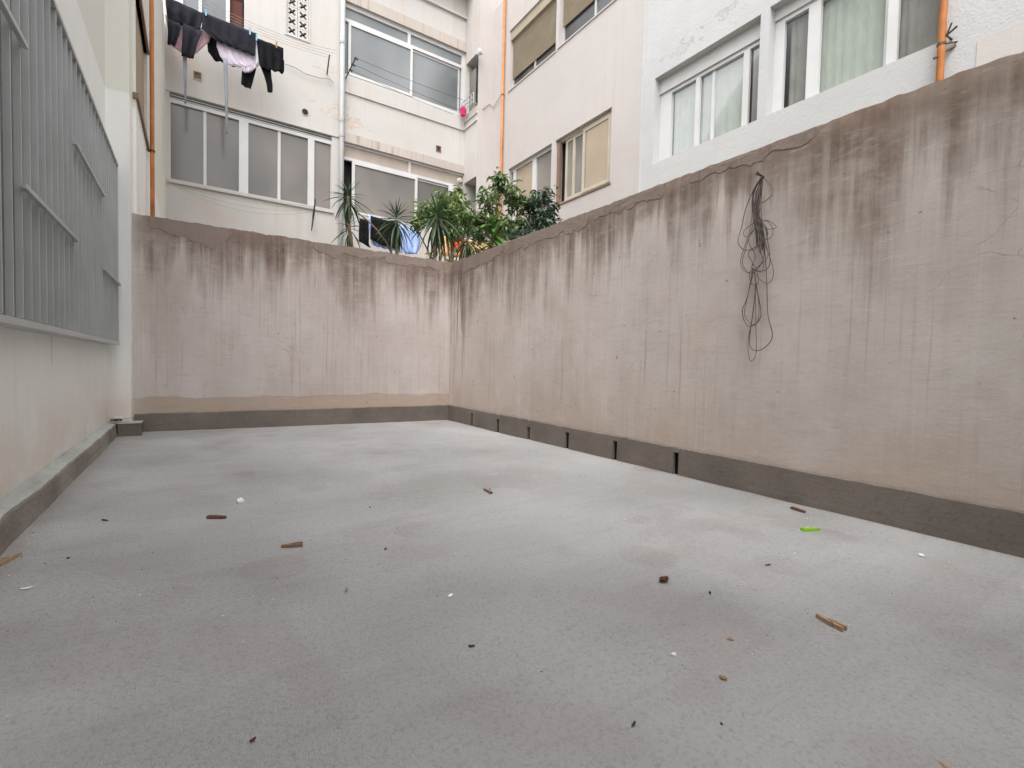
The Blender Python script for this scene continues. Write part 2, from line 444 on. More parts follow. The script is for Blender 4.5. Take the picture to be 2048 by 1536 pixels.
def kerb_mat():
    t = NT('kerb_cement')
    X, Y, Z = t.xyz()
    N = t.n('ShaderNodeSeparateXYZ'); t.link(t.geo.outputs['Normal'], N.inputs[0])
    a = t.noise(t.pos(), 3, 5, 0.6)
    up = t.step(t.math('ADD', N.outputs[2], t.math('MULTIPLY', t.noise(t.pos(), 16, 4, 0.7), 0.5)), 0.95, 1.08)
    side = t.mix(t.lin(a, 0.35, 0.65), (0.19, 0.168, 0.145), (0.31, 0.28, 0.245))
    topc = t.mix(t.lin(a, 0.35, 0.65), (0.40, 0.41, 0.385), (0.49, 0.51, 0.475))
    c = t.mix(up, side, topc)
    b = t.noise(t.pos(3, 3, 30), 1.0, 4, 0.65)
    c = t.mix(t.lin(b, 0.55, 0.75, 0, 0.35), c, (0.12, 0.11, 0.10))
    return t.bsdf(c, 0.85, 0.2, t.bump(t.math('ADD', b, t.noise(t.pos(), 40, 4)), 0.7, 0.010))

def glass_mat(name, tint=(0.93, 0.97, 0.95)):
    t = NT(name)
    tr = t.n('ShaderNodeBsdfTransparent'); tr.inputs[0].default_value = (*tint, 1)
    gl = t.n('ShaderNodeBsdfGlossy'); gl.inputs['Roughness'].default_value = 0.08
    fr = t.n('ShaderNodeFresnel'); fr.inputs['IOR'].default_value = 1.5
    mx = t.n('ShaderNodeMixShader')
    t.link(t.math('MULTIPLY_ADD', fr.outputs[0], 0.32, 0.0, clamp=True), mx.inputs[0]); t.link(tr.outputs[0], mx.inputs[1]); t.link(gl.outputs[0], mx.inputs[2])
    t.link(mx.outputs[0], t.out.inputs['Surface'])
    return t.m

def frosted(name, a, b, rough=0.12, spec=0.7, scale=0.9):
    """obscured glass seen from outside: greyish body, soft sheen, a vague interior"""
    t = NT(name)
    n = t.noise(t.pos(0.8, 0.8, 0.55), scale, 2, 0.5, 0.2)
    oi = t.n('ShaderNodeObjectInfo')
    c = t.mix(t.math('ADD', t.lin(n, 0.28, 0.72), t.lin(oi.outputs['Random'], 0, 1, -0.28, 0.28), clamp=True), [x * 0.72 for x in a], [x * 1.2 for x in b])
    nm = t.bump(t.noise(t.pos(), 60, 3, 0.6), 0.16, 0.004)
    return t.bsdf(c, rough, spec, nm)

PAINT_Z = atY(230, 180, 5.335).z
M = {}
M['wall_x'] = plaster_stained('stained_render_back', 'X')
M['wall_y'] = plaster_stained('stained_render_right', 'Y')
M['patch'] = paint('grey_repair_mortar', (0.27, 0.215, 0.185), (0.155, 0.115, 0.092), 0.75, 0.0, 0.5, 0.92, 3)
M['floor'] = floor_mat()
M['skirt'] = skirting_mat()
M['kerb'] = kerb_mat()
M['slot'] = simple('slot_shade_black', (0.010, 0.009, 0.009), 0.9, 0.1)
M['white_back'] = paint('white_facade_paint', (0.505, 0.488, 0.465), (0.44, 0.37, 0.30), 0.40, 0.42, 0.3, 0.8, 1, peel=(('X', 2.6, 6.12, 0.62, 0.30), ('X', 3.0, 6.0, 0.5, 0.22), ('X', 2.45, 7.0, 0.3, 0.15)))
M['cream'] = paint('cream_facade_paint', (0.47, 0.44, 0.42), (0.42, 0.35, 0.31), 0.36, 0.10, 0.2, 0.8, 5)
M['bluewhite'] = paint('cool_white_facade_paint', (0.475, 0.475, 0.472), (0.42, 0.41, 0.40), 0.22, 0.0, 0.5, 0.75, 8, peel=(('Y', 4.9, 5.62, 0.5, 0.16), ('Y', 4.1, 5.75, 0.5, 0.14)), peelcol=(0.43, 0.42, 0.41))
M['left_white'] = paint('greenish_white_paint', (0.83, 0.825, 0.795), (0.54, 0.47, 0.40), 0.16, 0.04, 0.2, 0.8, 11, foot=True)
M['slab'] = paint('streaked_slab_edge', (0.46, 0.41, 0.37), (0.20, 0.155, 0.12), 1.0, 0.15, 0.2, 0.85, 2)
M['alu_white'] = simple('white_lacquered_aluminium', (0.55, 0.55, 0.545), 0.4, 0.4, 0, 0.05, 3)
M['alu_grey'] = simple('dull_aluminium', (0.50, 0.50, 0.50), 0.45, 0.4, 0.2, 0.08, 5)
M['beige_frame'] = simple('beige_window_frame', (0.44, 0.395, 0.315), 0.5, 0.35, 0, 0.08, 4)
M['bronze'] = simple('brown_window_trim', (0.20, 0.13, 0.095), 0.5, 0.35, 0, 0.15, 5)
M['frost_a'] = frosted('frosted_glass_warm', (0.085, 0.085, 0.082), (0.16, 0.135, 0.118))
M['frost_b'] = frosted('frosted_glass_blue_grey', (0.15, 0.165, 0.172), (0.20, 0.213, 0.218))
M['frost_c'] = frosted('frosted_glass_taupe', (0.155, 0.152, 0.143), (0.22, 0.20, 0.18))
M['frost_d'] = frosted('dark_window_glass', (0.045, 0.045, 0.048), (0.09, 0.09, 0.092), 0.12)
M['glass'] = glass_mat('clear_glass')
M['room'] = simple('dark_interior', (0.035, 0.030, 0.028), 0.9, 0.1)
M['redroom'] = simple('reddish_interior_door', (0.10, 0.03, 0.02), 0.6, 0.2)
M['panel'] = simple('beige_transom_board', (0.40, 0.345, 0.30), 0.8, 0.2, 0, 0.08, 3)
M['shade'] = simple('beige_roller_blind', (0.37, 0.305, 0.23), 0.85, 0.15, 0, 0.05, 2)
M['shutter'] = simple('tan_roller_shutter', (0.36, 0.31, 0.235), 0.6, 0.25, 0, 0.08, 3)
M['curtain'] = cloth_mat('pale_green_white_curtain', (0.325, 0.335, 0.302), 0.08)
M['curtain_dk'] = cloth_mat('grey_brown_curtain', (0.22, 0.20, 0.185), 0.15)
M['orange'] = simple('orange_pipe_paint', (0.44, 0.165, 0.052), 0.6, 0.3, 0, 0.28, 5)
M['pipe'] = simple('grey_pvc_pipe', (0.37, 0.38, 0.38), 0.55, 0.35, 0, 0.10, 4)
M['steel'] = simple('galvanised_grille_paint', (0.47, 0.485, 0.478), 0.45, 0.4, 0.25, 0.08, 4)
M['sheet'] = simple('grey_sheet_behind_grille', (0.235, 0.247, 0.245), 0.5, 0.35, 0.0, 0.2, 2.0)
M['rod'] = simple('dark_rusty_rod', (0.055, 0.05, 0.048), 0.6, 0.3, 0.3, 0.3, 20)
M['line'] = simple('clothes_line_wire', (0.30, 0.29, 0.28), 0.6, 0.3)
M['wire'] = simple('brown_electric_wire', (0.115, 0.088, 0.078), 0.65, 0.25, 0, 0.45, 12)
M['charcoal'] = cloth_mat('charcoal_cloth', (0.016, 0.016, 0.022))
M['black'] = cloth_mat('black_cloth', (0.005, 0.005, 0.0065))
M['pinkcloth'] = cloth_mat('pale_pink_cloth', (0.62, 0.42, 0.46), 0.1)
M['lilac'] = cloth_mat('lilac_cloth', (0.60, 0.53, 0.62), 0.1)
M['white_c'] = cloth_mat('white_cloth', (0.72, 0.72, 0.78), 0.05)
M['greycloth'] = cloth_mat('grey_strap_cloth', (0.24, 0.25, 0.27), 0.15)
M['bluecloth'] = cloth_mat('light_blue_cloth', (0.33, 0.45, 0.78), 0.12)
M['redcloth'] = cloth_mat('red_orange_cloth', (0.80, 0.10, 0.03), 0.2)
M['patterned'] = cloth_mat('orange_yellow_cloth', (0.72, 0.45, 0.22), 0.35)
M['magenta'] = simple('magenta_plastic', (0.52, 0.03, 0.14), 0.45, 0.4)
M['dracaena'] = leaf_mat('dracaena_leaf', (0.022, 0.050, 0.020), (0.06, 0.115, 0.040), 0.4)
M['drac_dry'] = leaf_mat('dracaena_dry_leaf', (0.13, 0.055, 0.035), (0.22, 0.12, 0.07), 0.7)
M['ficus'] = leaf_mat('ficus_leaf', (0.085, 0.145, 0.050), (0.24, 0.31, 0.13), 0.32)
M['ficus_lt'] = leaf_mat('ficus_leaf_fresh', (0.11, 0.19, 0.055), (0.30, 0.38, 0.14), 0.32)
M['ficus_dk'] = leaf_mat('ficus_leaf_dark', (0.035, 0.068, 0.042), (0.12, 0.17, 0.115), 0.28)
M['broad'] = leaf_mat('broad_leaf', (0.06, 0.14, 0.03), (0.14, 0.26, 0.06), 0.35)
M['bark'] = simple('tan_bark', (0.24, 0.18, 0.125), 0.9, 0.15, 0, 0.3, 14, 0.5, 40)
M['wood'] = simple('weathered_peg_wood', (0.27, 0.175, 0.115), 0.7, 0.25, 0, 0.25, 60)
M['wood_dk'] = simple('red_brown_peg_wood', (0.17, 0.085, 0.055), 0.7, 0.25, 0, 0.3, 60)
M['wood_lt'] = simple('pale_peg_wood', (0.42, 0.29, 0.19), 0.7, 0.25, 0, 0.2, 60)
M['spring'] = simple('rusty_spring_steel', (0.10, 0.07, 0.055), 0.5, 0.4, 0.6, 0.3, 50)
M['lime'] = simple('lime_green_plastic', (0.30, 0.58, 0.045), 0.4, 0.4, 0, 0.08, 20)
M['skyblue'] = simple('light_blue_plastic', (0.18, 0.45, 0.62), 0.4, 0.4)
M['paper'] = simple('white_paper', (0.82, 0.82, 0.85), 0.8, 0.2, 0, 0.04, 20)
M['dryleaf'] = simple('dry_brown_leaf', (0.13, 0.05, 0.032), 0.75, 0.2, 0, 0.4, 40)
M['tanbit'] = simple('tan_crumb', (0.34, 0.20, 0.10), 0.8, 0.2, 0, 0.3, 60)
M['darkbit'] = simple('dark_crumb', (0.05, 0.042, 0.038), 0.8, 0.2, 0, 0.3, 60)
M['ground'] = simple('neighbour_paving', (0.30, 0.27, 0.24), 0.9, 0.2, 0, 0.2, 2)

# ------------------------------------------------------------------ SETTING: floor, ground
XR, YB, HW = 2.682, 5.45, 1.984        # inner face of right wall, of back wall, wall height
XL = -0.615                            # left house wall
mb = MB()
nx, ny = 70, 140
x0, x1, y0, y1 = XL - 0.03, XR + 0.06, -1.28, YB + 0.06
vs = []
for j in range(ny + 1):
    for i in range(nx + 1):
        x = x0 + (x1 - x0) * i / nx; y = y0 + (y1 - y0) * j / ny
        z = floor_z(x) + 0.006 * noise.noise((x * 1.1, y * 1.1, 0)) + 0.002 * noise.noise((x * 5, y * 5, 3))
        e = min(abs(x - XR + 0.03), abs(y - YB + 0.03)); z += 0.010 * max(0, 1 - e / 0.10)
        vs.append((x, y, z))
mb.add(vs, [(j * (nx + 1) + i, j * (nx + 1) + i + 1, (j + 1) * (nx + 1) + i + 1, (j + 1) * (nx + 1) + i) for j in range(ny) for i in range(nx)])
tag(mb.build('patio_floor', M['floor'], smooth=True), kind='structure')
mb = MB()
mb.add([(-120, -120, -0.06), (120, -120, -0.06), (120, 120, -0.06), (-120, 120, -0.06)], [(0, 1, 2, 3)])
tag(mb.build('ground', M['ground']), kind='structure')

# ------------------------------------------------------------------ boundary walls
def lumpy_wall(mb, P, u0, u1, h, thick, du=0.03, dz=0.045, seed=0):
    nu = int((u1 - u0) / du); nz_ = int(h / dz)
    def tz(u): return h + 0.008 * noise.noise((u * 3 + seed, 0, 1)) + 0.009 * noise.noise((u * 17 + seed, 0, 2)) - 0.028 * max(0, noise.noise((u * 9 + seed, 5, 2)) - 0.25)
    vs = []
    for i in range(nu + 1):
        u = u0 + (u1 - u0) * i / nu
        for k in range(nz_ + 1):
            z = -0.05 + (tz(u) + 0.05) * k / nz_
            d = 0.006 * noise.noise((u * 1.3 + seed, z * 1.3, 0)) + 0.002 * noise.noise((u * 6 + seed, z * 8, 4))
            if k == nz_: d += 0.010 + 0.008 * noise.noise((u * 14 + seed, 2, 8))
            vs.append(P.pt(u, z, d))
    fs = [(i * (nz_ + 1) + k, (i + 1) * (nz_ + 1) + k, (i + 1) * (nz_ + 1) + k + 1, i * (nz_ + 1) + k + 1) for i in range(nu) for k in range(nz_)]
    mb.add(vs, fs)
    b = len(mb.v); back = []
    for i in range(nu + 1):
        u = u0 + (u1 - u0) * i / nu
        back += [P.pt(u, tz(u) - 0.004, thick), P.pt(u, -0.05, thick)]
    mb.add(back, [(2 * i, 2 * i + 1, 2 * i + 3, 2 * i + 2) for i in range(nu)])
    s0 = b - len(vs)
    for i in range(nu):
        mb.f.append((s0 + i * (nz_ + 1) + nz_, s0 + (i + 1) * (nz_ + 1) + nz_, b + 2 * i + 2, b + 2 * i)); mb.mi.append(mb.cur)
    for i in (0, nu):
        mb.f.append(tuple([s0 + i * (nz_ + 1) + k for k in range(nz_ + 1)] + [b + 2 * i, b + 2 * i + 1])); mb.mi.append(mb.cur)

def ragged(pts, amp=0.007, step=0.02):
    out = []
    for i, p in enumerate(pts):
        q = pts[(i + 1) % len(pts)]
        L = math.hypot(q[0] - p[0], q[1] - p[1]); n = max(1, int(L / step))
        for k in range(n):
            t = k / n
            out.append((p[0] + (q[0] - p[0]) * t + random.uniform(-amp, amp), p[1] + (q[1] - p[1]) * t + random.uniform(-amp, amp)))
    return out

def wall_d(u, z, seed): return 0.006 * noise.noise((u * 1.3 + seed, z * 1.3, 0)) + 0.002 * noise.noise((u * 6 + seed, z * 8, 4))
def slab(mb, P, pts, d0, d1, seed=0):
    n = len(pts)
    mb.add([P.pt(u, z, d0 + wall_d(u, z, seed)) for u, z in pts] + [P.pt(u, z, d1) for u, z in pts],
           [tuple(range(n)), tuple(range(2 * n - 1, n - 1, -1))] + [(i, i + n, (i + 1) % n + n, (i + 1) % n) for i in range(n)])

PB = Plane('Y', YB, 1)
PR = Plane('X', XR, 1)
bw = thing('boundary_wall', (1.1, YB, 0), 'brown streaked rendered boundary wall across the back of the patio', 'wall', 'rendered patio walls')
mb = MB(); lumpy_wall(mb, PB, -0.47, XR + 0.16, HW, 0.15, seed=3)
bwm = mb.build('render_face', M['wall_x'], bw, smooth=False, recalc=True)
rw = thing('boundary_wall', (XR, 2.4, 0), 'long stained rendered boundary wall on the right with a wire bundle hanging on it', 'wall', 'rendered patio walls')
mb = MB(); lumpy_wall(mb, PR, -1.3, YB - 0.004, HW - 0.002, 0.15, seed=40)
rwm = mb.build('render_face', M['wall_y'], rw, smooth=False, recalc=True)
for o in (bwm, rwm):
    for p in o.data.polygons: p.use_smooth = True
    o.data.set_sharp_from_angle(angle=R(40))

# flaking repair mortar along the tops: slabs with ragged lower edges, a few mm proud
def patch(P, parent, low_px, proud=0.002):
    low = [P.px(x, y) for x, y in low_px]
    pts = low + [(low[-1][0], HW - 0.012), (low[0][0], HW - 0.012)]
    r = ragged(pts, 0.011, 0.026)
    r = [(u, min(z - (0.035 * (noise.noise((u * 9, 1, 3)) + 0.6 * noise.noise((u * 23, 2, 3))) if z < HW - 0.03 else 0), HW - 0.010)) for u, z in r]
    m = MB(); slab(m, P, r, -proud - 0.001, 0.02, 3 if P is PB else 40)
    m.build('plaster_patch', M['patch'], parent, recalc=True)
patch(PB, bw, [(300, 455), (335, 462), (372, 478), (418, 494), (430, 497), (455, 478), (463, 458)])
patch(PB, bw, [(620, 492), (640, 505), (672, 512), (700, 508), (730, 517), (770, 516)], 0.002)
patch(PB, bw, [(770, 524), (800, 531), (840, 532), (880, 540)], 0.002)
patch(PR, rw, [(1000, 510), (972, 525), (940, 540), (925, 548)], 0.0015)
patch(PR, rw, [(1175, 450), (1140, 465), (1090, 478), (1050, 495), (1015, 508)], 0.0015)
proud_ = 0.0025
patch(PR, rw, [(1330, 392), (1300, 400), (1268, 408), (1240, 425), (1215, 428), (1190, 442)], 0.0015)
patch(PR, rw, [(1630, 268), (1600, 288), (1572, 306), (1545, 303), (1500, 330), (1460, 335), (1420, 352), (1380, 368)], 0.0015)

# skirtings
def skirt_profile(P, u0, u1, hfun, t, mb, gaps=(), seed=0, zb=-0.03):
    us = []; u = u0
    while u < u1: us.append(u); u += 0.035
    us.append(u1)
    for a, b, _, _ in gaps: us += [a, b]
    us = sorted(set(us))
    def tt(u): return t + 0.006 * noise.noise((u * 2 + seed, 1, 0)) + 0.003 * noise.noise((u * 11 + seed, 1, 4))
    for a, b in zip(us[:-1], us[1:]):
        g = [q for q in gaps if a >= q[0] - 1e-6 and b <= q[1] + 1e-6]
        zs = [(zb, None)]
        ha, hb = hfun(a), hfun(b)
        z0a = z0b = zb
        if g: z0a = z0b = g[0][3]
        ta, tb = tt(a), tt(b)
        v = [P.pt(a, z0a, -ta), P.pt(b, z0b, -tb), P.pt(b, hb, -tb + 0.004), P.pt(a, ha, -ta + 0.004), P.pt(a, z0a, 0.004), P.pt(b, z0b, 0.004), P.pt(b, hb + 0.006, 0.008), P.pt(a, ha + 0.006, 0.008)]
        f = [(0, 1, 2, 3), (3, 2, 6, 7)]
        if g: f.append((0, 4, 5, 1))
        for q in gaps:
            if abs(b - q[0]) < 1e-6: mb.add([P.pt(b, zb, -tb), P.pt(b, q[3], -tb), P.pt(b, q[3], 0.004), P.pt(b, zb, 0.004)], [(0, 1, 2, 3)])
            if abs(a - q[1]) < 1e-6: mb.add([P.pt(a, zb, -ta), P.pt(a, q[3], -ta), P.pt(a, q[3], 0.004), P.pt(a, zb, 0.004)], [(0, 1, 2, 3)])
        if a == us[0]: f.append((0, 3, 7, 4))
        if b == us[-1]: f.append((1, 5, 6, 2))
        mb.add(v, f)
hb = lambda u: 0.193 + 0.003 * noise.noise((u * 3, 0, 9)) + 0.005 * noise.noise((u * 14, 0, 9))
hr = lambda u: (0.180 + 0.016 * min(1, max(0, (u - 0.5) / 4.5))) + 0.003 * noise.noise((u * 3, 7, 9)) + 0.005 * noise.noise((u * 14, 4, 9))
TS = 0.028
mb = MB(); skirt_profile(PB, -0.44, XR - 0.003, hb, TS, mb, seed=2)
mb.build('skirting', M['skirt'], bw, recalc=True)
gaps = []
for x, y, y2, wpx in ((944, 826, 857, 3.2), (995, 838, 871, 3.6), (1057, 854, 886, 4.2), (1134, 865, 903, 5.2), (1230, 882, 926, 6.2), (1352, 905, 950, 7.6)):
    p = atX(x, y, XR - TS); q = atX(x + wpx, y, XR - TS); wd = 1.35 * abs(p.y - q.y)
    gaps.append((p.y - wd / 2, p.y + wd / 2, 0, p.z))
mb = MB(); skirt_profile(PR, -1.28, YB - TS + 0.012, hr, TS, mb, gaps=gaps, seed=9)
mb.build('skirting', M['skirt'], rw, recalc=True)
for a, b, _, zt in gaps:
    m = MB(); PR.box(m, a - 0.002, b + 0.002, -0.03, zt + 0.002, -0.005, 0.002)
    m.build('weep_slot', M['slot'], rw)  # black insert: the shade inside the open slot put into its colour

# ------------------------------------------------------------------ left house, kerb, corner block
PL = Plane('X', XL, -1)
lh = thing('house', (XL - 1.5, 2, 0), 'pale house wall on the left with a pillar and the long grey grille', 'building')
def facade(P, u0, u1, z0, z1, openings, parent, mat, depth=0.18, name='wall', back='room', extra_u=(), ends=True):
    """wall sheet with real openings, reveals and closed dark recess behind"""
    us = sorted(set([u0, u1] + [o[0] for o in openings] + [o[1] for o in openings]))
    zs = sorted(set([z0, z1] + [o[2] for o in openings] + [o[3] for o in openings]))
    m = MB()
    for a, b in zip(us[:-1], us[1:]):
        for c, d in zip(zs[:-1], zs[1:]):
            mu, mz = (a + b) / 2, (c + d) / 2
            if any(o[0] < mu < o[1] and o[2] < mz < o[3] for o in openings): continue
            m.add([P.pt(a, c), P.pt(b, c), P.pt(b, d), P.pt(a, d)], [(0, 1, 2, 3)])
    for o in openings:
        a, b, c, d = o[:4]; dp = o[4] if len(o) > 4 else depth
        m.cur = 0
        m.add([P.pt(a, c), P.pt(a, d), P.pt(a, d, dp), P.pt(a, c, dp)], [(0, 1, 2, 3)])
        m.add([P.pt(b, c), P.pt(b, d), P.pt(b, d, dp), P.pt(b, c, dp)], [(0, 1, 2, 3)])
        m.add([P.pt(a, c), P.pt(b, c), P.pt(b, c, dp), P.pt(a, c, dp)], [(0, 1, 2, 3)])
        m.add([P.pt(a, d), P.pt(b, d), P.pt(b, d, dp), P.pt(a, d, dp)], [(0, 1, 2, 3)])
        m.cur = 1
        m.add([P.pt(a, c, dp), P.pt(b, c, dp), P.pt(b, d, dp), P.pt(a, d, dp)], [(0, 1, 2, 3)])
    m.cur = 0
    if ends:
        T = 0.30
        m.add([P.pt(u0, z1), P.pt(u1, z1), P.pt(u1, z1, T), P.pt(u0, z1, T)], [(0, 1, 2, 3)])
        m.add([P.pt(u0, z0), P.pt(u0, z1), P.pt(u0, z1, T), P.pt(u0, z0, T)], [(0, 1, 2, 3)])
        m.add([P.pt(u1, z0), P.pt(u1, z1), P.pt(u1, z1, T), P.pt(u1, z0, T)], [(0, 1, 2, 3)])
        m.add([P.pt(u0, z0, T), P.pt(u1, z0, T), P.pt(u1, z1, T), P.pt(u0, z1, T)], [(0, 1, 2, 3)])
    return m.build(name, [mat, M[back]], parent)

HT_L, HT_B, HT_R, HT_O = 6.8, 10.5, 9.4, 3.4   # unseen roof lines round the light well, heights tuned for the light
facade(PL, -3.0, 5.34, -0.06, HT_L, [], lh, M['left_white'])
# pillar and the return of the house beyond the back wall
YP, XP = 5.335, -0.455
m = MB(); m.box((XL - 0.02, YP, -0.05), (XP, YB + 0.15, HT_L))
m.build('pillar', M['left_white'], lh)
PLF = Plane('X', -0.431, -1)
lo_win = [PLF.px(272, 0), PLF.px(294, 107), PLF.px(272, 187), PLF.px(295, 285)]
ua, ub = 6.25, 7.0
zt = 6.2
facade(PLF, YB + 0.15, 10.995, -0.06, HT_L, [(lo_win[2][0], lo_win[3][0], lo_win[2][1], lo_win[1][1], 0.1)], lh, M['left_white'], name='rear_wall')
wl = lo_win
m = MB()
PLF.box(m, wl[2][0] - .02, wl[3][0] + .02, wl[2][1] - 0.05, wl[2][1], -0.02, 0.08)
PLF.box(m, wl[2][0] - .02, wl[3][0] + .02, wl[1][1], wl[1][1] + 0.05, -0.02, 0.08)
PLF.box(m, wl[2][0], wl[2][0] + 0.05, wl[2][1], wl[1][1], 0.02, 0.08)
wo_ = m.build('window', M['bronze'], lh)
m = MB(); PLF.box(m, wl[2][0] + 0.05, wl[3][0], wl[2][1], wl[1][1], 0.03, 0.07)
m.build('pane', M['shade'], wo_)
# raised band under the grille with its square drip block, as on the wall
m = MB()
PL.box(m, atX(102, 668, XL).y, atX(128, 672, XL).y, 0.66, 0.808, -0.004, 0.01)
m.build('plaster_block', M['left_white'], lh)

# grille
ZG0, ZG1, XG = 0.83, 2.31, -0.53
gr = thing('window_grille', (XG, 3.3, ZG0), 'long grey metal grille of vertical bars on the left house wall', 'grille')
m = MB(); m.box((XL + 0.002, 0.30, ZG0 + 0.006), (XG - 0.024, 5.258, ZG1 - 0.002))
m.build('backing_sheet', M['sheet'], gr)
m = MB(); m.box((XL + 0.002, 0.30, ZG0 - 0.022), (XG + 0.006, 5.275, ZG0 + 0.004))
m.build('bottom_rail', M['steel'], gr)
m = MB(); m.box((XL + 0.002, 0.30, ZG1), (XG + 0.004, 5.27, ZG1 + 0.022))
m.build('top_rail', M['steel'], gr)
seams = [1.56, 2.52, 3.445, 4.41, 5.262]
proto = None
for s0, s1 in zip(seams[:-1], seams[1:]):
    for k in range(8):
        y = s0 + (s1 - s0) * k / 8
        if proto is None:
            q = MB(); q.box((-0.020, -0.005, 0), (0.0, 0.005, ZG1 - ZG0 - 0.01)); 
            proto = q.mesh('bar', M['steel'])
        b = bpy.data.objects.new('bar', proto); COL.objects.link(b); b.parent = gr
        b.location = (0, y - 3.3, 0.010)
b = bpy.data.objects.new('bar', proto); COL.objects.link(b); b.parent = gr; b.location = (0, 5.262 - 3.3, 0.010)
for s in seams[:-1]:
    m = MB(); m.box((XG - 0.030, s + 0.010, ZG0 + 0.011), (XG - 0.026, s + 0.075, ZG1 - 0.001)); m.build('panel_edge', M['steel'], gr)
for (a, b_), z in (((1.56, 2.54), 1.85), ((3.43, 4.42), 1.83), ((2.49, 3.47), 1.325), ((4.40, 5.29), 1.32)):
    m = MB(); m.box((XG + 0.001, a, z - 0.009), (XG + 0.018, b_, z + 0.009))
    m.build('cross_bar', M['steel'], gr)

# kerb at the foot of the house: rough top and front
kb = thing('kerb', (-0.58, 2, 0.02), 'low rough cement kerb along the foot of the left house', 'kerb')
m = MB(); vs = []; ys = []
y = -1.28
while y < 5.335: ys.append(y); y += 0.03
ys.append(5.335)
for y in ys:
    a = 0.012 * noise.noise((y * 2.2, 0, 5)) + 0.007 * noise.noise((y * 9, 0, 5))
    bz = 0.006 * noise.noise((y * 3.1, 3, 5)) + 0.004 * noise.noise((y * 12, 3, 5))
    vs += [(-0.538 + 0.4 * a, y, 0.0), (-0.545 + 0.5 * a, y, 0.05), (-0.549 + a, y, 0.122 + bz), (-0.554 + a, y, 0.131 + bz), (-0.585 + 0.3 * a, y, 0.138 + bz * .5), (-0.606 + 0.004 * noise.noise((y * 15, 1, 1)), y, 0.150 + bz), (-0.63, y, 0.158 + bz)]
n = 7
m.add(vs, [(i * n + k, (i + 1) * n + k, (i + 1) * n + k + 1, i * n + k + 1) for i in range(len(ys) - 1) for k in range(n - 1)] + [tuple(range((len(ys) - 1) * n, len(ys) * n))])
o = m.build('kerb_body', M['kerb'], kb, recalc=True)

cb = thing('corner_block', (-0.46, 5.29, 0.025), 'small square cement block at the foot of the corner pillar', 'block')
m = MB(); m.box((-0.541, 5.228, 0.0), (-0.380, YP - 0.001, 0.128))
m.build('block_body', M['skirt'], cb, bevel=0.006)
m = MB(); m.box((-0.545, 5.224, 0.128), (-0.376, YP - 0.001, 0.139))
m.box((-0.453, YP, 0.13), (-0.376, YB - 0.03, 0.139))
m.build('block_top', M['kerb'], cb, bevel=0.004)

# ------------------------------------------------------------------ back building
Y2 = 11.0
PK = Plane('Y', Y2, 1)
XA, XF, YPIL = 5.71, 6.15, 10.3        # side face of the balcony, right facade, corner pilaster
bb = thing('apartment_building', (2.6, Y2 + 2, 0), 'white rear apartment building with glazed galleries and hanging laundry', 'building')
U = PK.px
# openings: (u0,u1,z0,z1,depth)
low = (-0.36, 2.50, 4.02, 5.60, 0.16)
upl = (-0.40, U(491, 55)[0], 6.95, 8.9, 0.16)
gal1 = (2.745, 5.70, 6.975, 8.54, 0.20)
gal0 = (2.745, 5.70, 3.62, 5.54, 0.20)
bz = [U(573, 3), U(617, 80)]
brz = (bz[0][0], bz[1][0], U(618, 83)[1], 8.30, 0.10)
v1 = [U(386, 140), U(404, 163)]; ven1 = (v1[0][0], v1[1][0], v1[1][1], v1[0][1], 0.06)
v2 = [U(872, 290), U(882, 306)]; ven2 = (v2[0][0], v2[1][0], v2[1][1], v2[0][1], 0.08)
facade(PK, -0.431, XA, -0.06, HT_B, [low, upl, gal1, gal0, brz, ven1, ven2], bb, M['white_back'])

def bars(P, rects, name, mat, parent, d0, d1):
    # union of the rectangles as one clean shell: no overlapping faces where members cross
    us = sorted(set([r[0] for r in rects] + [r[1] for r in rects])); zs = sorted(set([r[2] for r in rects] + [r[3] for r in rects]))
    nu, nz_ = len(us) - 1, len(zs) - 1
    ins = [[any(r[0] < (us[i] + us[i + 1]) / 2 < r[1] and r[2] < (zs[k] + zs[k + 1]) / 2 < r[3] for r in rects) for k in range(nz_)] for i in range(nu)]
    on = lambda i, k: 0 <= i < nu and 0 <= k < nz_ and ins[i][k]
    m = MB()
    def quad(*p): m.add([P.pt(*q) for q in p], [(0, 1, 2, 3)])
    for i in range(nu):
        for k in range(nz_):
            if not ins[i][k]: continue
            a, b, c, d = us[i], us[i + 1], zs[k], zs[k + 1]
            quad((a, c, d0), (b, c, d0), (b, d, d0), (a, d, d0)); quad((a, c, d1), (a, d, d1), (b, d, d1), (b, c, d1))
            if not on(i - 1, k): quad((a, c, d0), (a, d, d0), (a, d, d1), (a, c, d1))
            if not on(i + 1, k): quad((b, c, d0), (b, c, d1), (b, d, d1), (b, d, d0))
            if not on(i, k - 1): quad((a, c, d0), (a, c, d1), (b, c, d1), (b, c, d0))
            if not on(i, k + 1): quad((a, d, d0), (b, d, d0), (b, d, d1), (a, d, d1))
    o = m.build(name, mat, parent)
    bm = bmesh.new(); bm.from_mesh(o.data); bmesh.ops.remove_doubles(bm, verts=bm.verts, dist=1e-5); bmesh.ops.recalc_face_normals(bm, faces=bm.faces); bm.to_mesh(o.data); bm.free()
    return o
def each(P, rects, name, mat, parent, d0, d1):
    for r in rects: bars(P, [r], name, mat, parent, d0, d1)
def pane(P, a, b, c, d, dep, mat, parent, name='pane'):
    m = MB(); P.box(m, a, b, c, d, dep, dep + 0.008)
    return m.build(name, mat, parent)
def frame_rects(a, b, c, d, w): return [(a, a + w, c, d), (b - w, b, c, d), (a + w, b - w, c, c + w), (a + w, b - w, d - w, d)]

ux = lambda x, y: U(x, y)[0]
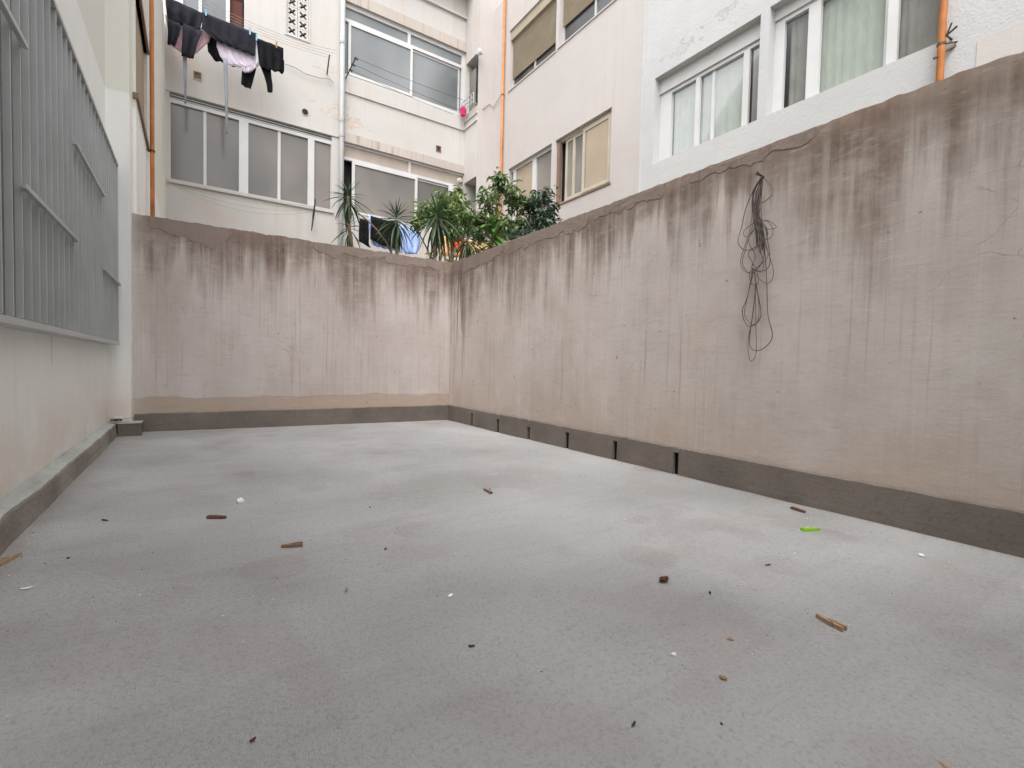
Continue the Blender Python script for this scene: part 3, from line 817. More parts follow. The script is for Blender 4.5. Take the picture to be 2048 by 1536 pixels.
# lower left ribbon window
zb_, zt_ = 4.04, 5.43
w1 = bars(PK, [(low[0], low[1], low[2], zb_), (low[0], low[1], zt_, 5.50), (low[0], ux(341, 300), zb_, zt_), (ux(478, 300), ux(497, 300), zb_, zt_), (ux(616, 350), ux(629, 350), zb_, zt_), (ux(662, 350), low[1], zb_, zt_)], 'window', M['alu_white'], bb, 0.03, 0.11)
each(PK, [(ux(407, 300), ux(413, 300), zb_, zt_), (ux(556, 300), ux(562, 300), zb_, zt_)], 'sash', M['alu_white'], w1, 0.05, 0.10)
each(PK, [(low[0], low[1], 5.515, 5.53), (low[0], low[1], 5.56, 5.575)], 'track', M['alu_grey'], w1, 0.04, 0.12)
for i, (a, b) in enumerate(((341, 407), (413, 478), (497, 556), (562, 616), (629, 662))):
    pane(PK, ux(a, 300), ux(b, 330), zb_, zt_, 0.075 + 0.004 * (i % 2), M['frost_a'], w1)
each(PK, [(low[0] - .04, low[1] + .04, 3.95, 3.985), (low[0] - .04, low[1] + .04, 3.985, 4.018)], 'sill', M['white_back'], bb, -0.035, 0.0)
bars(PK, [(-0.425, 2.66, 5.606, 5.62)], 'drip_strip', M['white_back'], bb, -0.02, 0.0)
# upper left window
w2 = bars(PK, [(upl[0], upl[1], 6.95, 7.05), (ux(397, 20), ux(404, 20), 7.05, 8.9), (ux(452, 30), ux(460, 30), 7.05, 8.9), (ux(489, 30), upl[1], 7.05, 8.9), (upl[0], ux(366, 0), 7.05, 8.9)], 'window', M['alu_white'], bb, 0.04, 0.10)
for a, b in ((366, 397), (404, 452)):
    pane(PK, ux(a, 10), ux(b, 20), 7.05, 8.9, 0.07, M['frost_b'], w2)
m = MB(); PK.box(m, ux(462, 30), ux(486, 30), 6.95, 7.75, 0.13, 0.155); m.build('inner_door', M['redroom'], w2)
# gallery window, upper
a_, b_ = gal1[0], gal1[1]
zT = 8.19
gw = bars(PK, [(a_, b_, zT - 0.035, zT + 0.035), (a_, b_, 8.46, 8.54), (a_, b_, 6.975, 7.03), (ux(816, 90), ux(822, 90), zT, 8.46), (b_ - 0.09, b_, 6.975, 8.46)], 'window', M['alu_white'], bb, 0.02, 0.09)
bars(PK, frame_rects(ux(697, 90), ux(826, 100), 7.03, zT - 0.035, 0.055), 'sash', M['alu_white'], gw, 0.005, 0.05)
bars(PK, frame_rects(ux(808, 100), ux(921, 180), 7.03, zT - 0.035, 0.05), 'sash', M['alu_grey'], gw, 0.055, 0.09)
pane(PK, a_, ux(697, 90), 7.03, zT - 0.035, 0.06, M['frost_b'], gw)
pane(PK, ux(697, 90) + .05, ux(826, 100) - .05, 7.08, zT - 0.08, 0.03, M['frost_b'], gw)
pane(PK, ux(808, 100) + .05, ux(921, 180) - .05, 7.08, zT - 0.08, 0.07, M['frost_b'], gw)
pane(PK, a_, ux(816, 90), zT + .035, 8.46, 0.06, M['frost_b'], gw)
pane(PK, ux(822, 90), b_ - .09, zT + .035, 8.46, 0.06, M['frost_b'], gw)
# slab edges (rain streaked bands) and ledges
def band(u0, u1, z0, z1, proud, mat, name): return bars(PK, [(u0, u1, z0, z1)], name, mat, bb, -proud, 0.0)
band(2.74, XA, 8.545, 8.78, 0.05, M['slab'], 'slab_edge')
band(2.74, XA, 6.62, 6.97, 0.03, M['white_back'], 'ledge')
band(2.74, XA, 5.545, 5.74, 0.05, M['slab'], 'slab_edge')
band(3.6, XA, 9.35, 9.40, 0.06, M['white_back'], 'ledge')
band(2.6, XA, 9.9, 10.3, 0.4, M['white_back'], 'slab_edge')
# gallery window, lower
a_, b_ = gal0[0], gal0[1]
zT = 5.215
gw0 = bars(PK, [(a_, b_, zT - 0.03, zT + 0.03), (a_, b_, 5.50, 5.54), (ux(818, 330), ux(822, 330), zT, 5.50)], 'window', M['alu_white'], bb, 0.02, 0.09)
each(PK, [(a_, ux(818, 330), zT + .03, 5.50), (ux(822, 330), b_, zT + .03, 5.50)], 'transom_panel', M['panel'], gw0, 0.05, 0.07)
bars(PK, frame_rects(ux(704, 380), ux(835, 380), 4.03, zT - 0.03, 0.06), 'sash', M['alu_white'], gw0, 0.005, 0.05)
bars(PK, frame_rects(ux(800, 380), ux(916, 400), 4.03, zT - 0.03, 0.05), 'sash', M['alu_grey'], gw0, 0.055, 0.09)
pane(PK, ux(704, 380) + .055, ux(835, 380) - .055, 4.09, zT - 0.08, 0.03, M['frost_c'], gw0)
pane(PK, ux(800, 380) + .05, ux(916, 400) - .05, 4.08, zT - 0.08, 0.07, M['frost_c'], gw0)
bars(PK, [(a_, b_, 3.62, 4.03)], 'parapet', M['white_back'], bb, 0.01, 0.12)
m = MB(); PK.box(m, ux(897, 358), ux(911, 358), 5.03, 5.19, -0.05, 0.02); m.build('fuse_box', M['alu_white'], bb, bevel=0.008)
# breeze-block panel: every block has its own X-shaped hole
def breeze_mesh(w, h, t):
    bm = bmesh.new()
    out = [(-w / 2, -h / 2), (w / 2, -h / 2), (w / 2, h / 2), (-w / 2, h / 2)]
    a, g = 0.37, 0.15
    X = [(0, g), (a - g, a), (a, a - g), (g, 0), (a, -a + g), (a - g, -a), (0, -g), (-a + g, -a), (-a, -a + g), (-g, 0), (-a, a - g), (-a + g, a)]
    inn = [(x * w, y * h) for x, y in X]
    vo = [bm.verts.new((x, 0, z)) for x, z in out]; vi = [bm.verts.new((x, 0, z)) for x, z in inn]
    ed = [bm.edges.new((vo[i], vo[(i + 1) % 4])) for i in range(4)] + [bm.edges.new((vi[i], vi[(i + 1) % 12])) for i in range(12)]
    bmesh.ops.triangle_fill(bm, edges=ed, use_beauty=True)
    ge = bmesh.ops.extrude_face_region(bm, geom=list(bm.faces))
    bmesh.ops.translate(bm, vec=(0, t, 0), verts=[v for v in ge['geom'] if isinstance(v, bmesh.types.BMVert)])
    bmesh.ops.recalc_face_normals(bm, faces=bm.faces)
    me = bpy.data.meshes.new('breeze_block'); bm.to_mesh(me); bm.free()
    me.materials.append(M['white_back'])
    return me
bwid = (brz[1] - brz[0]) / 2; bh = 0.192
bme = breeze_mesh(bwid - 0.006, bh - 0.006, 0.07)
lattice = None
for i in range(2):
    k = 0
    while brz[2] + (k + 0.5) * bh < 8.30:
        o = bpy.data.objects.new('breeze_block', bme); COL.objects.link(o); o.parent = bb
        o.location = Vector((brz[0] + (i + 0.5) * bwid, Y2 + 0.012, brz[2] + (k + 0.5) * bh)) - bb.location
        k += 1
bars(PK, [(brz[0] - .03, brz[0], brz[2] - .03, 8.3), (brz[1], brz[1] + .03, brz[2] - .03, 8.3), (brz[0], brz[1], brz[2] - .03, brz[2])], 'lattice_frame', M['white_back'], bb, -0.015, 0.0)
# vents
def louvre(o4, col):
    a, b, c, d = o4[:4]
    m = MB()
    for r in frame_rects(a, b, c, d, 0.018): PK.box(m, *r, -0.008, 0.03)
    for k in range(4):
        z = c + 0.02 + (d - c - 0.04) * (k + 0.5) / 4
        PK.box(m, a + .018, b - .018, z - 0.006, z + 0.006, 0.01, 0.04)
    m.build('vent', col, bb)
louvre(ven1, M['shade']); louvre(ven2, M['bronze'])
cx, cz = U(610, 224)
m = MB(); m.tube([(cx, Y2 - 0.012, cz), (cx, Y2 - 0.0, cz)], 0.074, 20)
vr = m.build('round_vent', M['slab'], bb)
m = MB(); m.tube([(cx, Y2 - 0.016, cz), (cx, Y2 - 0.0125, cz)], 0.058, 20); m.build('vent_hole', M['room'], vr)
# side face of the gallery, with its dark opening and railing, and the corner pilaster
PS = Plane('X', XA, 1)
so1 = (PS.px(963, 150)[0], 10.86, 7.02, 8.35, 0.3)
facade(PS, YPIL, Y2 + 0.3, -0.06, HT_B, [(10.33, 10.96, 7.0, 8.25, 0.35), (10.33, 10.96, 4.06, 5.3, 0.35)], bb, M['white_back'], name='side_wall', ends=False)
m = MB(); PS.box(m, 10.62, 10.95, 7.0, 8.05, 0.10, 0.11); m.build('side_pane', M['frost_c'], bb)
for z0, z1 in ((6.62, 6.66), (6.80, 6.84)):
    m = MB(); PS.box(m, YPIL + .02, Y2 - 0.04, z0, z1, -0.03, 0); m.build('ledge', M['white_back'], bb)
m = MB(); m.box((XA + 0.001, YPIL - 0.001, -0.06), (XF + 0.3, YPIL + 0.02, HT_B)); m.build('pilaster', M['cream'], bb)
m = MB()
for z in (7.02, 7.13, 7.24): m.tube([(XA - 0.12, YPIL + .02, z), (XA - 0.12, Y2 - 0.06, z)], 0.011, 6)
for k in range(6):
    y = YPIL + .02 + (Y2 - 0.08 - YPIL) * k / 5
    m.tube([(XA - 0.12, y, 7.0), (XA - 0.12, y, 7.245)], 0.008, 5)
m.tube([(XA, YPIL + .05, 7.02), (XA - 0.12, YPIL + .05, 7.02)], 0.008, 5)
m.tube([(XA, Y2 - .06, 7.02), (XA - 0.12, Y2 - .06, 7.02)], 0.008, 5)
m.build('balcony_rail', M['alu_grey'], bb)
lm = atX(958, 104, XA - 0.08)
m = MB(); m.tube([(XA + 0.0, lm.y, lm.z), (XA - 0.05, lm.y, lm.z)], 0.045, 12); m.tube([(XA - 0.05, lm.y, lm.z), (XA - 0.08, lm.y, lm.z), (XA - .12, lm.y, lm.z)], [0.06, 0.085, 0.06], 16)
m.build('round_lamp', M['alu_white'], bb, smooth=False)
lm = U(919, 363, -0.08)
m = MB(); m.tube([(lm[0], Y2 - 0.02, lm[1]), (lm[0], Y2 - 0.10, lm[1]), (lm[0], Y2 - 0.16, lm[1])], [0.05, 0.085, 0.04], 14)
m.build('bulkhead_lamp', M['slab'], bb)

# ------------------------------------------------------------------ right building
rb = thing('apartment_building', (XF + 2, 5, 0), 'cream and cool white apartment block rising beyond the right wall', 'building')
PF = Plane('X', XF, 1)
V = PF.px
vy = lambda x, y: V(x, y)[0]
YE = 5.57
sh1 = (7.90, 9.63, 7.145, 8.50, 0.16)
sh2 = (6.05, 7.80, 7.165, 8.55, 0.16)
wA = (7.95, 9.55, 4.0, 5.31, 0.18)
wB = (6.25, 7.80, 4.0, 5.31, 0.18)
facade(PF, YE, YPIL - 0.001, -0.06, HT_R, [sh1, sh2, wA, wB], rb, M['cream'])
# nearer part stands 6 cm further back
PN = Plane('X', XF + 0.06, 1)
NV = PN.px
g1 = (NV(1515, 200)[0], NV(1309, 200)[0], NV(1304, 329)[1], NV(1309, 158)[1], 0.30)
g2 = (NV(1893, 50)[0], NV(1537, 100)[0], NV(1529, 233)[1], NV(1537, 16)[1], 0.30)
facade(PN, -3.0, YE + 0.02, -0.06, HT_R, [g1, g2], rb, M['bluewhite'], name='near_wall')
m = MB(); m.box((XF + 0.001, YE - 0.002, -0.05), (XF + 0.059, YE + 0.02, HT_R)); m.build('wall_return', M['bluewhite'], rb)
m = MB(); PN.box(m, -3.0, NV(1955, 80)[0], 3.2, 3.9, -0.006, 0.01); m.build('old_paint_panel', M['cream'], rb)

def roller_shutter(o4, z_bot, mullions, name_w='window'):
    a, b, c, d = o4[:4]
    wnd = bars(PF, frame_rects(a, b, c, d - 0.2, 0.045) + [(u - .022, u + .022, c, d - 0.2) for u in mullions], name_w, M['alu_grey'], rb, 0.10, 0.15)
    pane(PF, a + .045, b - .045, c + .045, d - .2, 0.125, M['frost_d'], wnd)
    bars(PF, [(a, b, d - 0.21, d)], 'shutter_box', M['shutter'], wnd, 0.02, 0.14)
    m = MB(); z = z_bot
    while z < d - 0.22:
        m.add([PF.pt(a + .03, z, 0.095), PF.pt(b - .03, z, 0.100), PF.pt(b - .03, z + 0.012, 0.070), PF.pt(a + .03, z + 0.012, 0.070), PF.pt(a + .03, z + 0.034, 0.080), PF.pt(b - .03, z + 0.034, 0.080), PF.pt(b - .03, z + 0.046, 0.095), PF.pt(a + .03, z + 0.046, 0.095)],
              [(0, 1, 2, 3), (3, 2, 5, 4), (4, 5, 6, 7)])
        z += 0.046
    m.build('shutter', M['shutter'], wnd)
    return wnd
roller_shutter(sh1, 7.42, [8.75])
roller_shutter(sh2, 7.58, [6.85])
for o4 in (sh1, sh2, wA, wB):
    bars(PF, [(o4[0] - .03, o4[1] + .03, o4[2] - 0.028, o4[2] - 0.002)], 'sill', M['cream'] if o4[2] > 6 else M['bronze'], rb, -0.02, 0.0)
    bars(PF, [(o4[0] - .01, o4[1] + .01, o4[3] + 0.002, o4[3] + 0.022)], 'lintel_strip', M['cream'], rb, -0.012, 0.0)

# lower window A (behind the trees): blind and grey pane
zA0, zA1 = wA[2], wA[3]
yy = lambda x, y=330: PF.px(x, y, 0.06)[0]
wa = bars(PF, [(wA[0], wA[1], zA0, zA0 + .05), (wA[0], wA[1], zA1 - .06, zA1), (yy(1072), yy(1065), zA0, zA1), (wA[0], wA[0] + .06, zA0, zA1), (yy(1032), yy(1027), zA0, zA1)], 'window', M['alu_white'], rb, 0.06, 0.12)
pane(PF, yy(1065), yy(1032), zA0 + .05, zA1 - .06, 0.09, M['shade'], wa, 'blind')
pane(PF, wA[0] + .06, yy(1072), zA0 + .05, zA1 - .06, 0.10, M['frost_c'], wa)
# lower window B: half open, blind on the near sash
wb = bars(PF, [(wB[0], wB[1], zA0, zA0 + .05), (wB[0], wB[1], zA1 - .05, zA1), (wB[0], wB[0] + .05, zA0, zA1)], 'window', M['beige_frame'], rb, 0.06, 0.13)
bars(PF, frame_rects(wB[0] + .05, yy(1166, 300), zA0 + .05, zA1 - .05, 0.065), 'sash', M['beige_frame'], wb, 0.045, 0.075)
pane(PF, wB[0] + .115, yy(1172, 300), zA0 + .11, zA1 - .11, 0.06, M['shade'], wb, 'blind')
bars(PF, frame_rects(yy(1168, 300), yy(1130, 300), zA0 + .05, zA1 - .05, 0.06), 'sash', M['beige_frame'], wb, 0.08, 0.11)
pane(PF, yy(1168, 300) + .06, yy(1149, 300), zA0 + .1, zA1 - .1, 0.095, M['frost_c'], wb)
pane(PF, yy(1145, 300), yy(1135, 300), zA0 + .1, zA1 - .1, 0.095, M['frost_c'], wb)
bars(PF, [(yy(1149, 300), yy(1145, 300), zA0 + .05, zA1 - .05)], 'mullion', M['beige_frame'], wb, 0.07, 0.11)
bars(PF, [(yy(1122, 300), wB[1], zA0 + .05, zA1 - .05)], 'trim', M['bronze'], wb, 0.03, 0.09)

# the two big white windows
def curtain(P, u0, u1, z0, z1, d, mat, parent, amp=0.02, waves=18, gather=None):
    m = MB(); nu, nz2 = waves * 6, 10
    vs = []
    for k in range(nz2 + 1):
        f = k / nz2
        for i in range(nu + 1):
            t = i / nu
            u = u0 + (u1 - u0) * t
            if gather is not None: u = gather[0] + (u - gather[0]) * (1 - gather[1] * math.sin(math.pi * min(1, max(0, (1 - f) * 1.15))) ** 2)
            dd = d + amp * (0.65 * math.sin(2 * math.pi * waves * t + 1.3 * math.sin(7 * t)) + 0.5 * noise.noise((t * waves * 0.7, f * 1.2, waves)))
            vs.append(P.pt(u, z0 + (z1 - z0) * f, dd))
    m.add(vs, [(k * (nu + 1) + i, k * (nu + 1) + i + 1, (k + 1) * (nu + 1) + i + 1, (k + 1) * (nu + 1) + i) for k in range(nz2) for i in range(nu)])
    return m.build('curtain', mat, parent, smooth=True)

D0 = 0.15
ny_ = lambda x, y=200: PN.px(x, y, D0)[0]
# window 1
a, b, c, d = g1[:4]
bx = d - 0.22
W1 = bars(PN, [(a, b, c, c + .035), (a, b, bx - .05, bx), (ny_(1341, 260), b, c, bx), (a, a + .03, c, bx)], 'window', M['alu_white'], rb, D0, D0 + 0.06)
bars(PN, [(a, b, bx + .004, d)], 'shutter_box', M['alu_white'], W1, D0 - 0.03, D0 + 0.06)
each(PN, [(ny_(1398, 240), ny_(1390, 240), c + .035, bx - .05), (ny_(1497, 200), ny_(1485, 200), c + .035, bx - .05)], 'sash', M['alu_white'], W1, D0 - 0.01, D0 + 0.035)
bars(PN, [(ny_(1425, 240), ny_(1419, 240), c + .035, bx - .05)], 'sash', M['alu_white'], W1, D0 + .03, D0 + 0.055)
m = MB(); m.add([PN.pt(a + .03, c + .035, D0 + .04), PN.pt(ny_(1341, 260), c + .035, D0 + .04), PN.pt(ny_(1341, 260), bx - .05, D0 + .04), PN.pt(a + .03, bx - .05, D0 + .04)], [(0, 1, 2, 3)]); m.build('pane', M['glass'], W1)
curtain(PN, ny_(1490, 200), ny_(1341, 260), c, bx, D0 + 0.085, M['curtain'], W1, 0.006, 11)
curtain(PN, a + .0, ny_(1496, 200), c, bx, D0 + 0.08, M['curtain_dk'], W1, 0.015, 3)
# window 2
a, b, c, d = g2[:4]
bx = d - 0.14
W2 = bars(PN, [(a, b, c, c + .03), (a, b, bx - .05, bx), (ny_(1567, 120), b, c, bx), (a, a + .04, c, bx)], 'window', M['alu_white'], rb, D0, D0 + 0.06)
bars(PN, [(a, b, bx + .004, d)], 'shutter_box', M['alu_white'], W2, D0 - 0.03, D0 + 0.06)
each(PN, [(ny_(1640, 100), ny_(1616, 100), c + .03, bx - .05), (ny_(1797, 60), ny_(1776, 60), c + .03, bx - .05)], 'sash', M['alu_white'], W2, D0 - 0.02, D0 + 0.035)
bars(PN, [(ny_(1773, 60), ny_(1767, 60), c + .03, bx - .05)], 'sash', M['alu_white'], W2, D0 + .03, D0 + 0.055)
m = MB(); m.add([PN.pt(a + .04, c + .03, D0 + .04), PN.pt(ny_(1567, 120), c + .03, D0 + .04), PN.pt(ny_(1567, 120), bx - .05, D0 + .04), PN.pt(a + .04, bx - .05, D0 + .04)], [(0, 1, 2, 3)]); m.build('pane', M['glass'], W2)
curtain(PN, ny_(1785, 60), ny_(1630, 100), c, bx, D0 + 0.085, M['curtain'], W2, 0.005, 8)
curtain(PN, ny_(1622, 100), ny_(1572, 110), c, bx, D0 + 0.10, M['curtain_dk'], W2, 0.014, 3)
curtain(PN, a + .02, ny_(1790, 60), c, bx, D0 + 0.09, M['curtain_dk'], W2, 0.010, 5)

# unseen block behind the eye, added to shade the near end of the patio
ob = thing('apartment_building', (2.7, -1.6, 0), 'unseen plain block behind the eye, added to shade the near patio', 'building')
m = MB(); m.box((XL, -1.9, -0.06), (XF, -1.3, HT_O)); m.build('wall', M['left_white'], ob)

# ------------------------------------------------------------------ pipes
dp = thing('downpipe', (2.685, Y2 - 0.09, 0), 'grey rain downpipe between the two halves of the rear facade', 'pipe')
m = MB(); m.tube([(2.685, Y2 - 0.09, 0), (2.685, Y2 - 0.09, HT_B)], 0.052, 12); m.build('pipe', M['pipe'], dp, smooth=True)
for py in (90, 245, 275):
    z = U(684, py)[1]
    m = MB(); m.tube([(2.685, Y2 - 0.09, z - 0.03), (2.685, Y2 - 0.09, z + 0.03)], 0.060, 12); m.tube([(2.685, Y2 - 0.09, z), (2.66, Y2, z)], 0.008, 5)
    m.build('bracket', M['pipe'], dp)
def orange_pipe(x, y, z0, z1, label, r, brk, away):
    t = thing('gas_pipe', (x, y, z0), label, 'pipe', 'orange gas pipes on the facades')
    m = MB(); m.tube([(x, y, z0), (x, y, z1)], r, 10); m.build('pipe', M['orange'], t, smooth=True)
    for z in brk:
        m = MB(); m.tube([(x, y, z - 0.012), (x, y, z + 0.012)], r + 0.006, 10); m.tube([(x, y, z), away(x, y, z)], 0.007, 5)
        m.build('clamp', M['spring'], t)
lp = atX(304, 200, -0.38)
orange_pipe(-0.38, lp.y, 0.0, HT_L, 'orange pipe on the left, beside the pale corner wall', 0.021, [atX(305, 305, -0.38).z, 6.6], lambda x, y, z: (-0.431, y - 0.02, z))
mp = atX(1005, 200, XF - 0.06)
orange_pipe(XF - 0.06, mp.y, 0.0, HT_R, 'orange pipe in the far corner of the courtyard, foliage at its foot', 0.030, [atX(1005, 190, XF - 0.06).z, 3.2], lambda x, y, z: (XF, y + 0.01, z))
kp = atX(1883, 90, XF - 0.01)
orange_pipe(XF - 0.01, kp.y, 0.0, HT_R, 'orange pipe at the right beside the large curtained window', 0.032, [atX(1880, 90, XF - 0.01).z], lambda x, y, z: (XF + 0.06, y - 0.1, z))
hk = atX(1900, 68, XF)
m = MB(); m.tube([(XF + 0.06, hk.y, hk.z - .03), (XF - 0.02, hk.y + .02, hk.z - .01), (XF - 0.03, hk.y - 0.06, hk.z + 0.03)], 0.010, 6); m.tube([(XF - 0.02, hk.y + .02, hk.z - .01), (XF - 0.04, hk.y - 0.02, hk.z + 0.08)], 0.008, 6)
m.tube([(XF + 0.06, hk.y - .03, hk.z - .10), (XF - 0.05, hk.y + .10, hk.z - .20)], 0.012, 6)
tag(m.build('wall_hook', M['spring'], loc=(XF, hk.y, hk.z)), 'rusty double hook bracket on the white wall right of the pipe', 'hook')
q0 = atX(1003, 190, XF - 0.02); q1 = atY(965, 218, YPIL - 0.02)
m = MB(); m.tube([(XF - 0.05, mp.y, q0.z), (XF - 0.02, YPIL - 0.02, q0.z - 0.12), (XF - 0.16, YPIL - 0.015, q1.z + 0.18), (q1.x, q1.y, q1.z)], 0.009, 5)
tag(m.build('cable', M['slab'], loc=(q1.x, q1.y, q1.z)), 'thin pale cable from the corner pipe to the gallery', 'cable')

# ------------------------------------------------------------------ clotheslines
def catenary(a, b, sag, n=14):
    a, b = Vector(a), Vector(b)
    return [a.lerp(b, i / n) - Vector((0, 0, sag * 4 * (i / n) * (1 - i / n))) for i in range(n + 1)]
YL = 10.40
cl = thing('clothesline', (1.0, YL, 7.0), 'clothesline on rods below the upper left window, loaded with dark laundry', 'clothesline', 'clotheslines on the rear facade')
tops = []
e = U(660, 128); 
for k in range(4):
    d = 0.12 + 0.16 * k
    zk = U(662, 112)[1] - 0.03 * k
    m = MB(); m.tube(catenary((-0.43, Y2 - d, 7.30 - .02 * k), (e[0], Y2 - d, zk - 0.12), 0.10 + 0.02 * k), 0.0035, 4); m.build('wire', M['line'], cl)
m = MB(); r0 = U(654, 148); r1 = atY(659, 110, Y2 - 0.62)
m.tube([(r0[0], Y2, r0[1]), (r1.x, r1.y, r1.z)], 0.014, 6); m.build('rod', M['rod'], cl)
m = MB(); m.tube([(-0.43, Y2 - 0.7, 7.42), (-0.30, Y2 - 0.7, 7.42)], 0.012, 6); m.build('rod', M['rod'], cl)
m = MB(); m.tube([U_ for U_ in [(*[(atY(x, y, Y2 - 0.05))[0]], Y2 - 0.05, atY(x, y, Y2 - 0.05).z) for x, y in ((570, 128), (590, 135), (612, 148), (640, 156), (660, 158), (668, 166))]], 0.008, 5); m.build('loose_cable', M['line'], cl)

g_cl = thing('clothesline', (4.0, Y2 - .5, 7.2), 'clothesline with tilted black arm across the upper gallery window', 'clothesline', 'clotheslines on the rear facade')
m = MB(); r0 = atY(691, 158, Y2 - 0.02); r1 = atY(712, 114, Y2 - 0.60)
m.tube([r0, r1], 0.012, 6)
for f in (0.45, 0.7, 0.97):
    p = r0.lerp(r1, f); m.tube([p - Vector((0.03, 0, 0.01)), p + Vector((0.05, 0, -0.03))], 0.018, 6)
m.build('arm', M['rod'], g_cl)
for f, ex in ((0.45, (905, 228)), (0.70, (925, 222)), (0.97, (930, 201))):
    p = r0.lerp(r1, f); q = atY(ex[0], ex[1], p.y)
    m = MB(); m.tube(catenary(p, q, 0.03), 0.004, 4); m.build('wire', M['rod'], g_cl)

l_cl = thing('clothesline', (1.2, Y2 - .5, 3.8), 'slack clothesline with folded dark arm under the lower ribbon window', 'clothesline', 'clotheslines on the rear facade')
r0 = atY(623, 462, Y2 - 0.05); r1 = atY(631, 398, Y2 - 0.25)
m = MB(); m.tube([r0, r0.lerp(r1, 0.5), r1], [0.008, 0.022, 0.010], 6); m.tube([r0.lerp(r1, 0.45), r0.lerp(r1, 0.45) + Vector((-0.03, -.02, -0.18))], 0.012, 5); m.build('arm', M['rod'], l_cl)
for k, (p0, sg) in enumerate((((335, 362), 0.02), ((340, 366), 0.10), ((345, 370), 0.16), ((345, 370), 0.24))):
    d = 0.06 + 0.07 * k
    p = atY(p0[0], p0[1], Y2 - d); q = atY(627 - k, 414 + 3 * k, Y2 - d)
    m = MB(); m.tube(catenary(p, q, sg), 0.003, 4); m.build('wire', M['line'], l_cl)

# ------------------------------------------------------------------ laundry
def cloth(name, rows, Y, mat, label, cat, group=None, amp=0.03, folds=4, n=16, seed=0, thick=0.006, parent=None, sub=3):
    """hanging fabric: rows of (x_left,y_left,x_right,y_right) pixels, top to bottom, on the plane Y; folded in depth"""
    P3 = []
    R2 = []
    for a, b in zip(rows[:-1], rows[1:]):
        for s in range(sub): R2.append(tuple(a[i] + (b[i] - a[i]) * s / sub for i in range(4)))
    R2.append(rows[-1])
    for j, (xa, ya, xb, yb) in enumerate(R2):
        f = j / (len(R2) - 1)
        A, B = atY(xa, ya, Y), atY(xb, yb, Y)
        for i in range(n + 1):
            t = i / n
            p = A.lerp(B, t)
            dd = amp * min(1, 0.15 + f * 1.4) * (math.sin(2 * math.pi * folds * t + seed + 1.2 * f) + 0.8 * noise.noise((t * folds * 1.5 + seed, f * 3, seed)))
            p = p + Vector((0, -dd, 0.25 * amp * noise.noise((t * 5 + seed, f * 4, 7))))
            P3.append(p)
    m = MB(); m.add(P3, [(j * (n + 1) + i, j * (n + 1) + i + 1, (j + 1) * (n + 1) + i + 1, (j + 1) * (n + 1) + i) for j in range(len(R2) - 1) for i in range(n)])
    c = P3[0].lerp(P3[n], 0.5)
    if parent is None:
        o = m.build(name, mat, smooth=True, loc=c); tag(o, label, cat, group)
    else:
        o = m.build(name, mat, parent, smooth=True)
    s = o.modifiers.new('thickness', 'SOLIDIFY'); s.thickness = thick; s.offset = 0
    return o
LG = 'laundry on the upper clothesline'
t = thing('trousers', atY(380, 15, YL), 'dark charcoal trousers hanging over the line by the corner, leftmost of the laundry', 'trousers', LG)
cloth('waist', [(330, -8, 408, 27), (332, 14, 404, 44), (335, 40, 400, 62)], YL, M['charcoal'], '', '', amp=0.03, folds=3, seed=1, parent=t)
cloth('leg', [(335, 36, 362, 50), (336, 62, 358, 70), (335, 88, 350, 92)], YL - .04, M['charcoal'], '', '', amp=0.025, folds=1.5, seed=2, parent=t)
cloth('leg', [(366, 46, 404, 62), (364, 80, 394, 92), (363, 111, 387, 119)], YL - .04, M['charcoal'], '', '', amp=0.025, folds=1.5, seed=4, parent=t)
cloth('shirt', [(330, 30, 425, 62), (336, 62, 418, 84), (338, 88, 410, 90), (345, 92, 392, 106), (362, 103, 388, 104)], YL + .10, M['pinkcloth'], 'pale pink shirt hanging behind the charcoal trousers', 'shirt', LG, amp=0.03, folds=4, seed=3)
cloth('shirt', [(404, 24, 513, 67), (404, 42, 512, 85), (403, 58, 511, 100), (432, 82, 510, 112)], YL - .02, M['charcoal'], 'wide charcoal shirt pegged with light blue pegs in the middle of the line', 'shirt', LG, amp=0.025, folds=5, seed=6)
cloth('shirt', [(412, 60, 480, 92), (414, 80, 472, 112), (416, 104, 476, 128), (428, 120, 478, 136)], YL + .12, M['black'], 'black garment hanging behind the lilac shirt', 'garment', LG, amp=0.03, folds=3, seed=8)
cloth('shirt', [(434, 80, 512, 104), (433, 92, 513, 114), (440, 112, 515, 122), (452, 128, 516, 130), (478, 134, 514, 134), (490, 146, 500, 145)], YL + .05, M['lilac'], 'lilac white shirt hanging under the charcoal one', 'shirt', LG, amp=0.02, folds=6, seed=9)
cloth('towel', [(508, 66, 514, 69), (510, 100, 516, 102), (512, 130, 518, 131)], YL + .02, M['white_c'], 'narrow white cloth edge between charcoal and black garments', 'cloth', LG, amp=0.008, folds=1, n=6, seed=10)
t = thing('leggings', atY(535, 85, YL), 'black top with two long black legs hanging below it, right end of the laundry', 'garment', LG)
cloth('body', [(513, 76, 567, 96), (515, 92, 567, 118), (517, 112, 569, 122), (519, 130, 569, 140), (524, 136, 566, 147)], YL + .0, M['black'], '', '', amp=0.025, folds=3, seed=11, parent=t)
cloth('leg', [(490, 118, 514, 128), (484, 144, 512, 140), (482, 168, 504, 170), (484, 171, 501, 178)], YL + .13, M['black'], '', '', amp=0.02, folds=1.5, n=8, seed=12, parent=t)
cloth('leg', [(519, 128, 542, 140), (528, 152, 543, 156), (533, 170, 545, 170), (535, 185, 545, 185)], YL + .06, M['black'], '', '', amp=0.015, folds=1, n=8, seed=13, parent=t)
cloth('strap', [(365, 106, 374, 108), (367, 150, 374, 151), (369, 190, 373, 190), (369, 207, 373, 207)], YL + .03, M['greycloth'], 'long grey strap hanging below the charcoal trousers', 'strap', 'grey straps under the laundry', amp=0.008, folds=1, n=5, seed=14)
